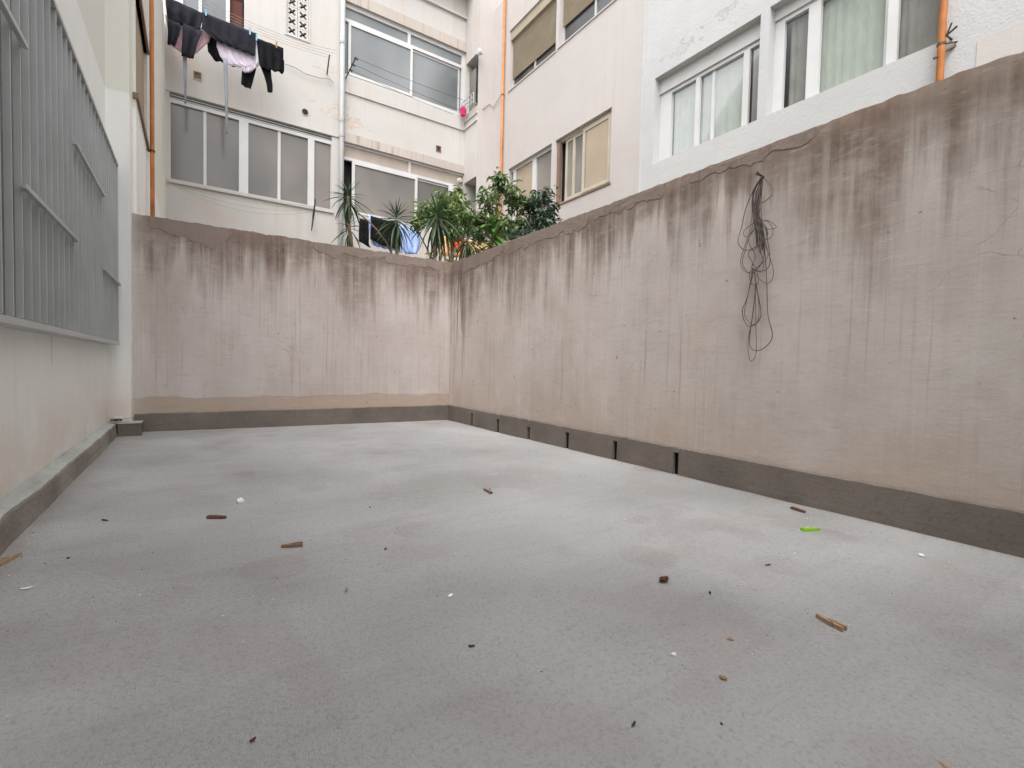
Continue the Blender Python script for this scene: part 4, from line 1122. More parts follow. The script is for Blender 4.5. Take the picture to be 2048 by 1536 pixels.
cloth('strap', [(446, 115, 454, 117), (448, 160, 456, 161), (450, 210, 456, 210), (452, 245, 455, 245), (453, 268, 455, 268)], YL + .03, M['greycloth'], 'longer grey strap hanging below the lilac shirt', 'strap', 'grey straps under the laundry', amp=0.008, folds=1, n=5, seed=15)
LLG = 'laundry behind the back wall'
YLL = 10.2
cloth('shirt', [(737, 430, 800, 448), (738, 460, 800, 478), (742, 486, 803, 500), (748, 492, 806, 506)], YLL + .05, M['bluecloth'], 'light blue shirt mostly hidden behind a black one', 'shirt', LLG, amp=0.03, folds=4, seed=20)
cloth('shirt', [(741, 431, 797, 448), (742, 455, 797, 474), (740, 478, 800, 496), (765, 490, 799, 500)], YLL - .03, M['black'], 'black shirt with ragged hem over the light blue one', 'shirt', LLG, amp=0.025, folds=3, seed=21)
cloth('shirt', [(719, 436, 737, 441), (718, 458, 738, 464), (718, 482, 738, 488), (738, 494, 742, 496)], YLL - .02, M['black'], 'narrow black garment left of the blue shirt', 'garment', LLG, amp=0.02, folds=2, n=8, seed=22)
cloth('shirt', [(798, 447, 842, 459), (797, 470, 842, 482), (801, 490, 839, 498), (812, 508, 834, 508)], YLL, M['bluecloth'], 'light blue shirt hanging open to the right of the black one', 'shirt', LLG, amp=0.03, folds=3, seed=23)
cloth('towel', [(905, 470, 929, 478), (904, 482, 930, 490), (907, 496, 926, 500), (912, 503, 920, 503)], 9.6, M['redcloth'], 'red orange cloth hanging behind the corner plants', 'cloth', LLG, amp=0.03, folds=3, seed=24)
cloth('towel', [(880, 470, 1010, 492), (878, 490, 1012, 508), (876, 510, 1000, 526)], 9.9, M['patterned'], 'orange and yellow towel half hidden behind the corner foliage', 'towel', LLG, amp=0.05, folds=7, seed=25)
lw = thing('clothesline', (3, YLL, 3.2), 'clothesline behind the back wall carrying blue and black shirts', 'clothesline', 'clotheslines on the rear facade')
m = MB(); m.tube([atY(690, 423, YLL), atY(1010, 492, YLL)], 0.004, 4); m.build('wire', M['line'], lw)

pk = atX(926, 224, XA - 0.12)
t = thing('basket', (pk.x - .02, pk.y - .05, pk.z - .12), 'small magenta plastic basket hooked on the gallery railing', 'basket')
m = MB()
for (w0, w1, z0, z1) in ((0.052, 0.062, 0, 0.19),):
    b0 = [(-w0, -w0, z0), (w0, -w0, z0), (w0, w0, z0), (-w0, w0, z0)]; b1 = [(-w1, -w1, z1), (w1, -w1, z1), (w1, w1, z1), (-w1, w1, z1)]
    i1 = [(x * .9, y * .9, z1) for x, y, _ in b1]; i0 = [(x * .88, y * .88, 0.012) for x, y, _ in b0]
    L = t.location
    m.add([(x + L.x, y + L.y, z + L.z) for x, y, z in b0 + b1 + i1 + i0], [(3, 2, 1, 0)] + [(i, (i + 1) % 4, 4 + (i + 1) % 4, 4 + i) for i in range(4)] + [(4 + i, 4 + (i + 1) % 4, 8 + (i + 1) % 4, 8 + i) for i in range(4)] + [(8 + i, 8 + (i + 1) % 4, 12 + (i + 1) % 4, 12 + i) for i in range(4)] + [(12, 13, 14, 15)])
m.build('basket_body', M['magenta'], t)
m = MB(); L = t.location; m.tube([(L.x - .06, L.y, L.z + .19), (L.x - .05, L.y, L.z + .25), (L.x + .05, L.y, L.z + .25), (L.x + .06, L.y, L.z + .19)], 0.006, 5); m.build('handle', M['magenta'], t)

# ------------------------------------------------------------------ plants
def leaf_mesh(name, mats, L=1.0, W=0.06, droop=0.2, n=6, fold=0.25, tip=2.0, belly=0.25):
    vs = []
    for i in range(n + 1):
        s = i / n
        wdt = W * (min(1, s / belly) ** 0.6 if s < belly else (1 - ((s - belly) / (1 - belly)) ** tip))
        ang = droop * s
        x = L * (s if droop < 1e-3 else math.sin(droop * s) / droop)
        z = -L * (0 if droop < 1e-3 else (1 - math.cos(droop * s)) / droop)
        wdt = max(wdt, 0.0008)
        vs += [(x, -wdt / 2, z + fold * wdt), (x, 0, z), (x, wdt / 2, z + fold * wdt)]
    m = MB(); m.add(vs, [(3 * i + a, 3 * i + 3 + a, 3 * i + 4 + a, 3 * i + 1 + a) for i in range(n) for a in (0, 1)])
    return m.mesh(name, mats, smooth=True)

def orient(fwd, up=Vector((0, 0, 1)), roll=0.0):
    f = fwd.normalized(); s = up.cross(f)
    if s.length < 1e-4: s = Vector((1, 0, 0)).cross(f)
    s.normalize(); u = f.cross(s)
    m = Matrix((f, s, u)).transposed()
    return m @ Matrix.Rotation(roll, 3, 'X')

DL = [leaf_mesh('leaf', M['dracaena'], 1, 0.075, d, 6, 0.30, 2.2, 0.30) for d in (0.12, 0.5, 1.0)]
DRY = leaf_mesh('leaf', M['drac_dry'], 1, 0.055, 0.9, 6, 0.4, 2.0, 0.3)
def place(me, parent, loc, mat3, s, name='leaf'):
    o = bpy.data.objects.new(name, me); COL.objects.link(o); o.parent = parent
    o.matrix_local = Matrix.Translation(Vector(loc)) @ mat3.to_4x4() @ Matrix.Diagonal((s[0], s[1], s[2], 1))
    return o
def rosette(t, c, rad, nl, seed, updir=Vector((0, 0, 1)), dry=4, low=-0.95):
    rnd = random.Random(seed)
    c = Vector(c) - t.location
    for i in range(nl):
        f = (i + 0.5) / nl
        el = 1.30 - f * (1.30 - low) + rnd.uniform(-0.12, 0.12)
        az = i * 2.39996 + rnd.uniform(-0.25, 0.25)
        d = Vector((math.cos(az) * math.cos(el), math.sin(az) * math.cos(el), math.sin(el)))
        me = DL[0] if el > 0.6 else (DL[1] if el > -0.1 else DL[rnd.choice((1, 2))])
        if el < low + 0.25 and rnd.random() < dry / 10: me = DRY
        s = rad * rnd.uniform(0.82, 1.15) * (1.0 - 0.46 * max(0, min(1, (el + 0.5) / 1.3)))
        base = c + Vector((0, 0, 0.05 * (el)))
        place(me, t, base, orient(d, roll=rnd.uniform(-0.3, 0.3)), (s, s * rnd.uniform(0.7, 1.0), s))

YD = 6.05
def dracaena(label, crowns, stem, seed):
    base = Vector(stem[0])
    t = thing('dracaena_plant', base, label, 'plant', 'spiky dracaenas behind the back wall')
    m = MB(); m.tube(stem, [0.03 - 0.012 * i / (len(stem) - 1) for i in range(len(stem))], 7); m.build('stem', M['bark'], t, smooth=True)
    for k, (x, y, Y, rad, nl, low) in enumerate(crowns):
        rosette(t, atY(x, y, Y), rad, nl, seed + k, low=low)
    return t
c1 = atY(696, 393, YD); c1b = atY(699, 452, YD)
dracaena('tall spiky dracaena leaning at the left end of the plants, two tiers of leaves', [(696, 395, YD, 0.37, 44, -1.45), (699, 456, YD, 0.32, 24, -1.35)], [(c1.x + .25, YD + .2, -0.05), (c1b.x + .15, YD + .1, 1.6), (c1b.x, YD, c1b.z - .05), c1], 31)
c2 = atY(793, 440, YD + .1)
dracaena('spiky dracaena in front of the light blue shirt', [(793, 440, YD + .1, 0.42, 70, -1.35)], [(c2.x + .1, YD + .2, -0.05), (c2.x + .06, YD + .15, 1.4), c2], 41)
c3 = atY(874, 435, YD)
dracaena('fullest spiky dracaena, just left of the wall corner', [(874, 435, YD, 0.52, 84, -1.35)], [(c3.x - .1, YD + .15, -0.05), (c3.x - .04, YD + .1, 1.3), c3], 51)
c4 = atY(934, 478, YD + .05)
dracaena('lowest spiky dracaena, right above the wall corner', [(934, 478, YD + .05, 0.46, 64, -1.2)], [(c4.x - .05, YD + .2, -0.05), (c4.x, YD + .1, 1.2), c4], 61)
# bare leaning branch crossing the black shirt
m = MB(); bp = [atY(x, y, YD + .25) for x, y in ((790, 520), (772, 484), (752, 458), (735, 441), (715, 425), (706, 415))]
m.tube([(bp[0].x + .15, YD + .3, -.05)] + bp, [0.02, .016, 0.014, 0.012, 0.011, 0.009, 0.007], 6)
tag(m.build('bare_branch', M['bark'], loc=bp[0]), 'bare tan branch leaning across the black shirt', 'branch')

def tree(label, name, trunk, clusters, mat, nobj, nstuff, L, W, seed, group, droop=0.5, hang=0.75):
    rnd = random.Random(seed)
    t = thing(name, trunk[0], label, 'tree', group)
    m = MB(); m.tube(trunk, [0.045 - 0.025 * i / (len(trunk) - 1) for i in range(len(trunk))], 8); m.build('trunk', M['bark'], t, smooth=True)
    lm = [leaf_mesh('leaf', mat, 1, W / L, dr, 4, 0.22, 1.7, 0.4) for dr in (droop * .5, droop, droop * 1.6)]
    vols = [c[1] * c[2] for c in clusters]; tot = sum(vols)
    fork = Vector(trunk[-1])
    twigs = []
    for c, rx, rz in clusters:
        mid = Vector(trunk[len(trunk) // 2]).lerp(fork, rnd.random())
        m = MB(); e = Vector(c) + Vector((0, 0, -0.3 * rz))
        m.tube([mid, mid.lerp(e, 0.5) + Vector((0, 0, 0.05)), e], [0.016, 0.012, 0.007], 5)
        tips = []
        for k in range(max(4, int(16 * rx * rz / 0.06))):
            v = Vector((rnd.gauss(0, 0.5), rnd.gauss(0, 0.5), rnd.gauss(0.1, 0.5)))
            if v.length > 1: v.normalize()
            p = Vector(c) + Vector((v.x * rx, v.y * rx, v.z * rz))
            m.tube([e, e.lerp(p, 0.6) + Vector((0, 0, 0.03)), p], [0.006, 0.004, 0.002], 4)
            tips.append((e, p))
        m.build('branch', M['bark'], t)
        twigs.append(tips)
    sm = MB()
    N = nobj + nstuff
    allp = []
    for (c, rx, rz), vv, tips in zip(clusters, vols, twigs):
        for i in range(int(N * vv / tot)):
            e, p = rnd.choice(tips)
            q = e.lerp(p, rnd.uniform(0.45, 1.08)) + Vector((rnd.gauss(0, .035), rnd.gauss(0, .035), rnd.gauss(0, .03)))
            az = rnd.uniform(0, 6.283)
            out = (q - Vector(c)); out.z = 0
            d = Vector((math.cos(az), math.sin(az), 0)) * 0.8 + out * 1.2 + Vector((0, 0, rnd.uniform(-1.2, 0.35) * hang))
            allp.append((q, d, L * rnd.uniform(0.65, 1.15)))
    allp.sort(key=lambda a: a[0].y + 0.0 * a[0].x)
    for i, (q, d, s) in enumerate(allp):
        mt = orient(d, roll=rnd.uniform(-0.6, 0.6))
        me = rnd.choice(lm)
        if i < nobj: place(me, t, q - t.location, mt, (s, s, s))
        else:
            sm.add([q + mt @ (v.co * s) for v in me.vertices], [tuple(p.vertices) for p in me.polygons])
    if sm.v:
        o = sm.build('foliage', mat, t, smooth=True); o['kind'] = 'stuff'
    return t
def cl_(x, y, Y, rx, rz): return (atY(x, y, Y), rx, rz)
FG = 'leafy ficus trees behind the wall corner'
Yt = 6.5
k0 = atY(985, 500, Yt)
tree('tallest leafy ficus tree, standing behind the wall corner', 'ficus_tree', [(k0.x, Yt, -0.05), (k0.x + .02, Yt, 1.2), (k0.x - .03, Yt, k0.z), (k0.x + .05, Yt, k0.z + .35)],
     [cl_(1000, 375, Yt, .27, .22), cl_(975, 400, Yt - .1, .22, .22), cl_(1030, 405, Yt + .1, .30, .24), cl_(985, 440, Yt - .15, .28, .22), cl_(1025, 445, Yt, .24, .22), cl_(958, 455, Yt, .22, .22), cl_(995, 352, Yt, .12, .12)],
     M['ficus'], 300, 1000, 0.125, 0.046, 71, FG)
k0 = atY(905, 500, Yt + .1)
tree('bright green ficus behind the fullest dracaena', 'ficus_tree', [(k0.x, Yt + .1, -0.05), (k0.x, Yt + .1, 1.5), (k0.x, Yt + .1, k0.z + .2)],
     [cl_(880, 400, Yt, .24, .18), cl_(915, 398, Yt + .1, .22, .17), cl_(858, 425, Yt, .22, .18), cl_(900, 430, Yt, .28, .22), cl_(935, 430, Yt, .24, .2), cl_(830, 445, Yt - .1, .12, .12), cl_(920, 460, Yt, .22, .2)],
     M['ficus_lt'], 300, 800, 0.12, 0.046, 81, FG)
k0 = atY(1075, 480, Yt)
tree('dark green ficus at the right, rising over the right wall', 'ficus_tree', [(k0.x, Yt, -0.05), (k0.x, Yt, 1.4), (k0.x + .03, Yt, k0.z + .25)],
     [cl_(1085, 392, Yt, .20, .18), cl_(1070, 418, Yt, .24, .2), cl_(1095, 425, Yt, .24, .2), cl_(1055, 448, Yt, .26, .2), cl_(1090, 455, Yt - .1, .26, .2), cl_(1112, 448, Yt, .14, .18), cl_(1040, 470, Yt - .1, .24, .16)],
     M['ficus_dk'], 300, 900, 0.13, 0.048, 91, FG)
k0 = atY(880, 512, Yt - .4)
t = tree('low light green bush peeping over the back wall', 'bush', [(k0.x, Yt - .4, -0.05), (k0.x, Yt - .4, 1.2), (k0.x, Yt - .4, k0.z)],
     [cl_(868, 512, Yt - .4, .16, .09), cl_(895, 518, Yt - .4, .2, .1), cl_(960, 500, Yt - .3, .2, .12), cl_(985, 480, Yt - .3, .2, .14)], M['ficus_lt'], 120, 0, 0.10, 0.045, 95, None)
# broad-leaved plant and feathery palm among them
k0 = atY(985, 465, 6.2)
t = thing('broad_leaf_plant', (k0.x, 6.2, -0.05), 'bright upright broad-leaved plant in the middle of the greenery', 'plant')
m = MB(); m.tube([(k0.x, 6.2, -0.05), (k0.x + .03, 6.2, 1.3), k0], [0.03, 0.025, 0.018], 7); m.build('stem', M['bark'], t)
BL = leaf_mesh('leaf', M['broad'], 1, 0.26, 0.7, 6, 0.2, 1.8, 0.45)
rnd = random.Random(5)
for i in range(26):
    el = rnd.uniform(-0.3, 1.35); az = i * 2.4
    d = Vector((math.cos(az) * math.cos(el), math.sin(az) * math.cos(el), math.sin(el)))
    place(BL, t, k0 - t.location + Vector((0, 0, rnd.uniform(-.2, .1))), orient(d), [rnd.uniform(0.28, 0.42)] * 3)
for (px, py, lab, sd) in ((1045, 482, 'feathery dark palm low at the right of the greenery', 3), (1010, 495, 'feathery palm fronds just right of the wall corner', 4)):
    k0 = atY(px, py, 6.3)
    t = thing('palm_plant', (k0.x, 6.3, -0.05), lab, 'plant', 'feathery palms behind the wall')
    m = MB(); m.tube([(k0.x, 6.3, -0.05), (k0.x, 6.3, 1.2), k0], [0.03, 0.03, 0.02], 7); m.build('stem', M['bark'], t)
    rnd = random.Random(sd)
    LF = leaf_mesh('leaflet', M['ficus_dk'], 1, 0.10, 0.5, 4, 0.2, 1.8, 0.3)
    for i in range(9):
        az = i * 0.72 + rnd.uniform(-.2, .2); el = rnd.uniform(0.3, 1.2); Lr = rnd.uniform(0.4, 0.6)
        pts = []
        for k in range(7):
            s = k / 6
            pts.append(k0 + Vector((math.cos(az) * math.cos(el) * Lr * s, math.sin(az) * math.cos(el) * Lr * s, math.sin(el) * Lr * s - 0.35 * s * s)))
        m = MB(); m.tube(pts, 0.004, 4)
        fr = m.build('frond', M['ficus_dk'], t)
        for k in range(1, 7):
            tan = (pts[k] - pts[k - 1]).normalized(); sd2 = tan.cross(Vector((0, 0, 1))).normalized()
            for sg in (-1, 1):
                for h in (0, .5):
                    p = pts[k - 1].lerp(pts[k], h)
                    place(LF, fr, p - t.location, orient(sd2 * sg + tan * 0.7 + Vector((0, 0, -.25))), [0.20 * (1 - 0.4 * abs(k / 6 - .5))] * 3, 'leaflet')

# ------------------------------------------------------------------ wire bundle on the right wall
def wx(px, py, off=0.03): return atX(px, py, XR - off)
nl = wx(1523, 353, 0.02)
t = thing('wire_bundle', nl, 'tangled bundle of thin brown wire hung on a nail on the right wall', 'wire')
m = MB(); m.tube([(XR + 0.01, nl.y, nl.z), (XR - 0.06, nl.y, nl.z + 0.006)], 0.006, 6); m.tube([(XR - 0.06, nl.y, nl.z + .006), (XR - 0.063, nl.y, nl.z + .006)], 0.010, 8); m.build('nail', M['rod'], t)
def spline(pts, n=7):
    P = [Vector(p) for p in pts]; out = []
    for i in range(len(P) - 1):
        a, b, c, d = P[max(i - 1, 0)], P[i], P[i + 1], P[min(i + 2, len(P) - 1)]
        for k in range(n):
            s = k / n
            out.append(0.5 * ((2 * b) + (c - a) * s + (2 * a - 5 * b + 4 * c - d) * s * s + (3 * b - a - 3 * c + d) * s ** 3))
    out.append(P[-1]); return out
zx = lambda x, y: (1440 + x / 3.656, 320 + y / 3.656)
loops = [
 [(305, 120), (255, 200), (190, 350), (160, 480), (132, 600), (190, 660), (290, 620), (345, 560), (330, 480), (270, 440)],
 [(310, 125), (240, 240), (235, 400), (205, 560), (150, 740), (200, 825), (290, 770), (350, 700), (325, 560), (300, 350), (315, 150)],
 [(305, 130), (250, 300), (245, 450), (190, 640), (165, 760), (230, 830), (310, 740), (320, 600), (300, 420)],
 [(320, 130), (380, 200), (375, 260), (300, 310), (290, 200), (310, 140)],
 [(270, 440), (175, 520), (185, 560), (230, 540), (270, 470), (330, 440), (385, 500), (370, 570), (300, 570), (270, 500)],
 [(300, 440), (360, 445), (412, 492), (350, 505), (300, 470)],
 [(330, 480), (365, 720), (340, 800), (270, 812), (240, 790)],
 [(300, 560), (330, 620), (390, 800), (370, 890), (310, 890), (240, 800), (235, 745), (205, 690), (235, 658), (258, 700), (240, 770)],
 [(240, 760), (215, 860), (245, 915), (280, 890), (265, 800), (245, 760)],
 [(240, 800), (200, 1000), (162, 1110), (200, 1210), (265, 1195), (300, 1120), (270, 950), (245, 790)],
 [(245, 820), (195, 1030), (180, 1130), (225, 1200), (275, 1180), (285, 1060), (262, 900)],
 [(262, 850), (245, 1100), (205, 1320), (215, 1450), (240, 1465), (265, 1400), (262, 1200), (258, 900)],
 [(265, 900), (240, 1120), (215, 1340), (265, 1395), (340, 1360), (383, 1280), (350, 1130), (342, 900), (330, 700), (300, 500)],
 [(295, 350), (270, 520), (290, 640), (320, 760), (300, 820), (262, 800)],
 [(300, 160), (280, 330), (262, 470), (215, 560), (215, 620), (250, 660), (275, 600), (268, 500)],
]
rnd = random.Random(2)
for i, lp_ in enumerate(loops):
    pts = [wx(*zx(x, y), off=0.014 + 0.03 * rnd.random() + (0.02 if y < 700 else 0)) for x, y in lp_]
    m = MB(); m.tube(spline(pts), 0.0018 if i % 3 else 0.0024, 5); m.build('wire_loop', M['wire'], t, smooth=True)
for j in range(24):     # the tight hank below the nail
    a = rnd.uniform(-1, 1)
    pts = [wx(*zx(305 + rnd.uniform(-6, 10), 122 + rnd.uniform(-4, 14)), off=0.05), wx(*zx(272 + 32 * a, 250), off=.02 + .03 * rnd.random()), wx(*zx(262 + 26 * a + rnd.uniform(-6, 6), 380), off=.02 + .03 * rnd.random()), wx(*zx(285 + 30 * a, 500), off=.015 + .035 * rnd.random()), wx(*zx(300 + 34 * a, 600 + 90 * rnd.random()), off=.015 + .03 * rnd.random())]
    m = MB(); m.tube(spline(pts, 4), 0.0016, 4); m.build('wire_strand', M['wire'], t)

# ------------------------------------------------------------------ things on the floor
def peg_meshes(Lg=0.08, wd=0.009, th=0.012, gap=0.22, mat=None):
    """one jaw of a spring peg lying on its side: tapered tip, spring notch, tail splayed"""
    prof = [(-0.5, 0.0012), (-0.5, 0.0072), (-0.12, 0.0092), (0.02, 0.0086), (0.06, 0.0066), (0.10, 0.0088), (0.46, 0.0058), (0.5, 0.0040), (0.5, 0.0006), (0.15, 0.0004), (0.05, 0.0018), (0.0, 0.0005), (-0.12, 0.0012)]
    n = len(prof); m = MB()
    m.add([(x * Lg, y, 0) for x, y in prof] + [(x * Lg, y, th) for x, y in prof], [tuple(range(n - 1, -1, -1)), tuple(range(n, 2 * n))] + [(i, (i + 1) % n, (i + 1) % n + n, i + n) for i in range(n)])
    return m.mesh('jaw', mat)
def peg(p0, p1, label, mat, group='clothes pegs lying on the patio floor', spring=True, open_=0.10, tilt=0.0, jaws=2, smat=None):
    a, b = atF(*p0), atF(*p1)
    c = a.lerp(b, 0.5); d = b - a; Lg = min(0.09, max(0.05, d.length))
    t = thing('clothes_peg', (c.x, c.y, fh(c.x, c.y) + 0.0004), label, 'peg', group, (tilt, 0, math.atan2(d.y, d.x)))
    me = peg_meshes(Lg, mat=mat)
    for sgn in ((1, -1) if jaws == 2 else (1,)):
        o = bpy.data.objects.new('jaw', me); COL.objects.link(o); o.parent = t
        if sgn > 0: o.matrix_local = Matrix.Translation((0, 0.0006, 0)) @ Matrix.Rotation(-open_ / 2, 4, 'Z')
        else: o.matrix_local = Matrix.Translation((0, -0.0006, 0)) @ Matrix.Rotation(open_ / 2, 4, 'Z') @ Matrix.Diagonal((1, -1, 1, 1))
    if spring:
        m = MB()
        pts = [(0.0045 * math.cos(q * .7), 0.0045 * math.sin(q * .7), 0.001 + 0.0105 * q / 40) for q in range(41)]
        m.tube(pts, 0.0008, 4)
        m.tube([(0.0045, 0, 0.012), (-0.012, 0.0105, 0.0125), (-0.013, 0.0105, 0.004)], 0.0008, 4)
        m.tube([(0.0045, 0, 0.001), (-0.012, -0.0105, 0.0125), (-0.013, -0.0105, 0.004)], 0.0008, 4)
        me = m.mesh('spring', smat or M['spring']); o = bpy.data.objects.new('spring', me); COL.objects.link(o); o.parent = t
    return t
peg((-14, 1136), (46, 1109), 'pale wooden peg lying open against the left kerb', M['wood_lt'], open_=0.26)
peg((415, 1037), (452, 1038), 'red-brown wooden peg beside the crumpled white paper', M['wood_dk'], open_=0.07)
peg((606, 1091), (562, 1096), 'dark weathered peg with its spring showing, left of the middle', M['wood'], open_=0.28)
peg((1583, 1018), (1610, 1027), 'small reddish peg lying close to the right wall', M['wood_dk'], open_=0.05)
peg((1690, 1262), (1632, 1234), 'pale weathered peg in the right foreground', M['wood_lt'], open_=0.17)
peg((1602, 1063), (1641, 1062), 'lime green plastic peg near the right wall', M['lime'], smat=M['lime'], open_=0.12)
peg((972, 980), (983, 991), 'broken brown peg half in the middle of the patio', M['wood'], spring=False, open_=0.5)

def crumple(name, px, py, size, mat, label, cat, seed, flat=0.5, group=None, sub=2):
    c = atF(px, py); bm = bmesh.new()
    bmesh.ops.create_icosphere(bm, subdivisions=sub, radius=1)
    for v in bm.verts:
        k = 1 + 0.45 * noise.noise(v.co * 1.7 + Vector((seed, 0, 0))) + 0.25 * noise.noise(v.co * 4 + Vector((0, seed, 0)))
        v.co = Vector((v.co.x * k * size[0], v.co.y * k * size[1], max(-0.35, v.co.z * k) * size[2]))
    zmin = min(v.co.z for v in bm.verts)
    bmesh.ops.rotate(bm, verts=bm.verts, matrix=Matrix.Rotation(seed * 1.3, 3, 'Z'))
    me = bpy.data.meshes.new(name); bm.to_mesh(me); bm.free(); me.materials.append(mat)
    o = bpy.data.objects.new(name, me); COL.objects.link(o); o.location = (c.x, c.y, fh(c.x, c.y) - zmin - 0.0005)
    return tag(o, label, cat, group)
def flake(name, px, py, L, W, mat, label, cat, seed, curl=0.4, group=None, lift=0.001):
    rnd = random.Random(seed); c = atF(px, py); m = MB(); n = 7; vs = []
    for i in range(n + 1):
        s = i / n; wv = W * math.sin(math.pi * min(1, 0.06 + s * 0.9)) ** 0.7
        for k in (-1, 0, 1):
            vs.append((L * (s - .5), k * wv / 2 * (1 + .25 * rnd.uniform(-1, 1)), curl * (W * 0.5 * k * k + L * .5 * (s - .5) ** 2) + rnd.uniform(0, .0008)))
    m.add(vs, [(3 * i + a, 3 * i + 3 + a, 3 * i + 4 + a, 3 * i + 1 + a) for i in range(n) for a in (0, 1)])
    me = m.mesh(name, mat, smooth=False); o = bpy.data.objects.new(name, me); COL.objects.link(o)
    o.location = (c.x, c.y, fh(c.x, c.y) + lift); o.rotation_euler = (0, 0, rnd.uniform(0, 6.28))
    s = o.modifiers.new('thickness', 'SOLIDIFY'); s.thickness = 0.0008
    return tag(o, label, cat, group)
crumple('crumpled_paper', 481, 1005, (0.020, 0.014, 0.016), M['paper'], 'crumpled white paper ball behind the red-brown peg', 'paper', 1)
flake('dry_leaf', 1328, 1163, 0.036, 0.026, M['dryleaf'], 'curled dark red dry leaf right of the middle of the patio', 'leaf', 12, 0.9)
crumple('leaf_scrap', 771, 1099, (0.006, 0.005, 0.006), M['dryleaf'], 'tiny brown curled scrap near the middle left', 'scrap', 3, sub=1)
crumple('wood_chip', 1460, 1278, (0.0085, 0.0045, 0.004), M['tanbit'], 'orange-brown wood chip left of the foreground peg', 'chip', 4, sub=1)
flake('paper_scrap', 54, 1178, 0.028, 0.012, M['paper'], 'small white paper scrap near the left kerb', 'paper', 5)
flake('paper_scrap', 1843, 1113, 0.030, 0.016, M['paper'], 'thin white paper scrap by the right wall', 'paper', 6)
crumple('paper_scrap', 1347, 1309, (0.008, 0.007, 0.005), M['paper'], 'white torn scrap below the dry red leaf', 'paper', 7, sub=1)
flake('plastic_film', 901, 1194, 0.020, 0.012, M['paper'], 'clear white plastic shred in the middle foreground', 'plastic', 8)
flake('wood_splinter', 693, 1184, 0.022, 0.006, M['wood_lt'], 'pale curved splinter left of the middle foreground', 'splinter', 9, 1.2)
flake('dry_leaf', 210, 1041, 0.038, 0.012, M['darkbit'], 'thin dark leaf sliver near the left kerb', 'leaf', 10, 0.3)
crumple('yellow_bit', 740, 1016, (0.006, 0.004, 0.007), simple('amber_scrap', (0.55, 0.27, 0.04), 0.6), 'tiny amber scrap standing in the middle distance', 'scrap', 11, sub=1)
flake('dry_leaf', 1446, 1357, 0.016, 0.009, M['tanbit'], 'small tan crumpled leaf in the right foreground', 'leaf', 14, 0.8)
crumple('wood_chip', 1887, 1528, (0.010, 0.004, 0.004), M['wood_lt'], 'pale wood chip at the bottom right', 'chip', 13, sub=1)
flake('dry_leaf', 1536, 1131, 0.026, 0.007, M['darkbit'], 'thin dark leaf sliver left of the lime peg and nearer', 'leaf', 15, 0.6)
flake('twig', 1642, 1455, 0.02, 0.005, M['darkbit'], 'dark twig scrap in the right foreground', 'twig', 16, 0.8) if False else None
flake('twig', 1267, 1451, 0.016, 0.004, M['darkbit'], 'short black twig in the middle foreground', 'twig', 17, 0.8)
flake('twig', 1420, 1186, 0.016, 0.006, M['darkbit'], 'dark leaf tip right of the red dry leaf', 'leaf', 18, 1.0)
crumple('pebble', 136, 1117, (0.006, 0.005, 0.004), M['darkbit'], 'dark crumb beside the peg at the left kerb', 'crumb', 19, sub=1)
flake('dry_leaf', 506, 1484, 0.010, 0.006, M['dryleaf'], 'grey-brown curled scrap at the bottom left', 'scrap', 20, 1.0)
crumple('pebble', 1443, 1447, (0.0035, 0.0035, 0.003), M['darkbit'], 'small black pebble in the right foreground', 'pebble', 21, sub=1)
flake('dry_leaf', 943, 1296, 0.016, 0.006, M['darkbit'], 'dark sliver in the middle foreground', 'scrap', 22, 0.6)

# crumbs nobody could count
rnd = random.Random(77)
for nm, mat, cnt, sz in (('dark_crumbs', M['darkbit'], 220, (0.0008, 0.0021)), ('white_crumbs', M['paper'], 130, (0.0010, 0.0026)), ('tan_crumbs', M['tanbit'], 90, (0.0010, 0.0026))):
    m = MB()
    for i in range(cnt):
        x = rnd.uniform(-0.5, 2.6); y = rnd.uniform(0.2, 5.3)
        if rnd.random() < 0.45: y = rnd.uniform(0.3, 2.6)
        q = rnd.random()
        if q < 0.12: x = 2.645 - abs(rnd.gauss(0, .05))
        elif q < 0.20: x = -0.52 + abs(rnd.gauss(0, .05))
        elif q < 0.28: y = 5.40 - abs(rnd.gauss(0, .06))
        s = rnd.uniform(*sz) * (1 + 0.05 * y); z = fh(x, y) + 0.0006
        a = rnd.uniform(0, 6.28); e = rnd.uniform(0.8, 2.2); ca, sa = math.cos(a), math.sin(a)
        pts = [(e, 0, .3), (0, 1, .2), (-e, 0, .3), (0, -1, .2), (0, 0, 1), (0, 0, -.4)]
        m.add([(x + s * (p[0] * ca - p[1] * sa), y + s * (p[0] * sa + p[1] * ca), z + s * p[2]) for p in pts], [(0, 1, 4), (1, 2, 4), (2, 3, 4), (3, 0, 4), (1, 0, 5), (2, 1, 5), (3, 2, 5), (0, 3, 5)])
    o = m.build(nm, mat); tag(o, {'dark_crumbs': 'fine dark grit scattered over the patio floor', 'white_crumbs': 'fine white paint specks scattered over the floor', 'tan_crumbs': 'tiny tan crumbs scattered over the floor'}[nm], 'debris', kind='stuff')

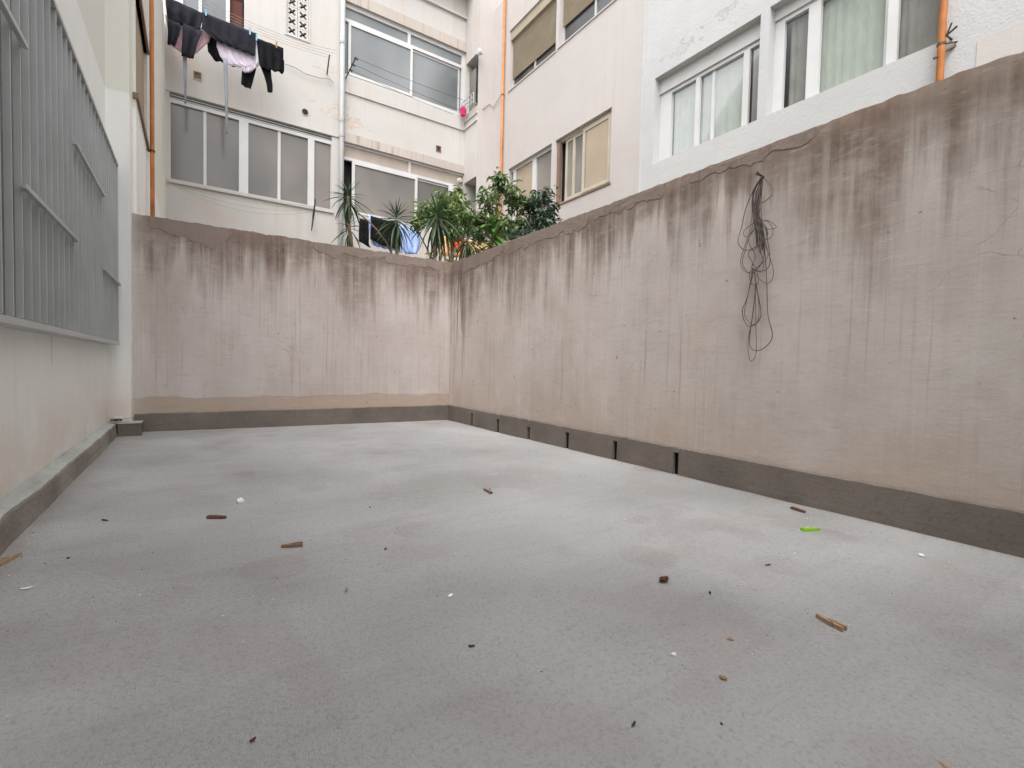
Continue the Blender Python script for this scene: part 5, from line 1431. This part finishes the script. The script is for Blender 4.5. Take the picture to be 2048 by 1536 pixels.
# crushed white scrap on the corner ledge
def ledge_scrap(px, py, L, W, mat, label, seed):
    c = atY(px, py, 5.285); rnd = random.Random(seed); m = MB(); vs = []
    for i in range(6):
        for j in range(4):
            vs.append((c.x + L * (i / 5 - .5), 5.285 + W * (j / 3 - .5), 0.160 + 0.012 * rnd.random()))
    m.add(vs, [(i * 4 + j, i * 4 + 4 + j, i * 4 + 5 + j, i * 4 + 1 + j) for i in range(5) for j in range(3)])
    o = m.build('plastic_scrap', mat, loc=(c.x, 5.285, 0.146)); s = o.modifiers.new('thickness', 'SOLIDIFY'); s.thickness = 0.003
    return tag(o, label, 'scrap', 'scraps on the corner ledge')
ledge_scrap(233, 838, 0.075, 0.05, M['black'], 'black plastic scrap under the white one on the corner ledge', 1)
ledge_scrap(232, 835, 0.075, 0.04, M['paper'], 'crushed white plastic scrap on the ledge at the corner pillar', 2).location.z += 0.022
ledge_scrap(256, 835, 0.05, 0.035, M['alu_grey'], 'grey crumpled foil scrap at the right of the corner ledge', 3).location.z += 0.014

# light blue pegs holding the laundry
for (x, y, lab) in ((412, 26, 'light blue peg at the left end of the wide charcoal shirt'), (500, 64, 'light blue peg at the right end of the wide charcoal shirt'), (513, 76, 'light blue peg at the start of the black top'), (553, 90, 'amber peg on the black top at the right')):
    p = atY(x, y, YL - 0.035)
    t = thing('clothes_peg', p, lab, 'peg', 'pegs on the upper clothesline')
    mt = M['skyblue'] if x < 540 else M['tanbit']
    for sg in (-1, 1):
        m = MB(); m.add([(p.x + a, p.y + sg * (0.006 + 0.010 * (b > 0.01)), p.z + b) for a, b in ((-.012, -.05), (.012, -.05), (.012, .0), (.012, .05), (-.012, .05), (-.012, .0))] + [(p.x + a, p.y + sg * (0.014 + 0.010 * (b > 0.01)), p.z + b) for a, b in ((-.012, -.05), (.012, -.05), (.012, .0), (.012, .05), (-.012, .05), (-.012, .0))],
              [(0, 1, 2, 5), (5, 2, 3, 4), (6, 11, 8, 7), (11, 10, 9, 8), (0, 6, 7, 1), (1, 7, 8, 2), (2, 8, 9, 3), (3, 9, 10, 4), (4, 10, 11, 5), (5, 11, 6, 0)])
        m.build('jaw', mt, t)
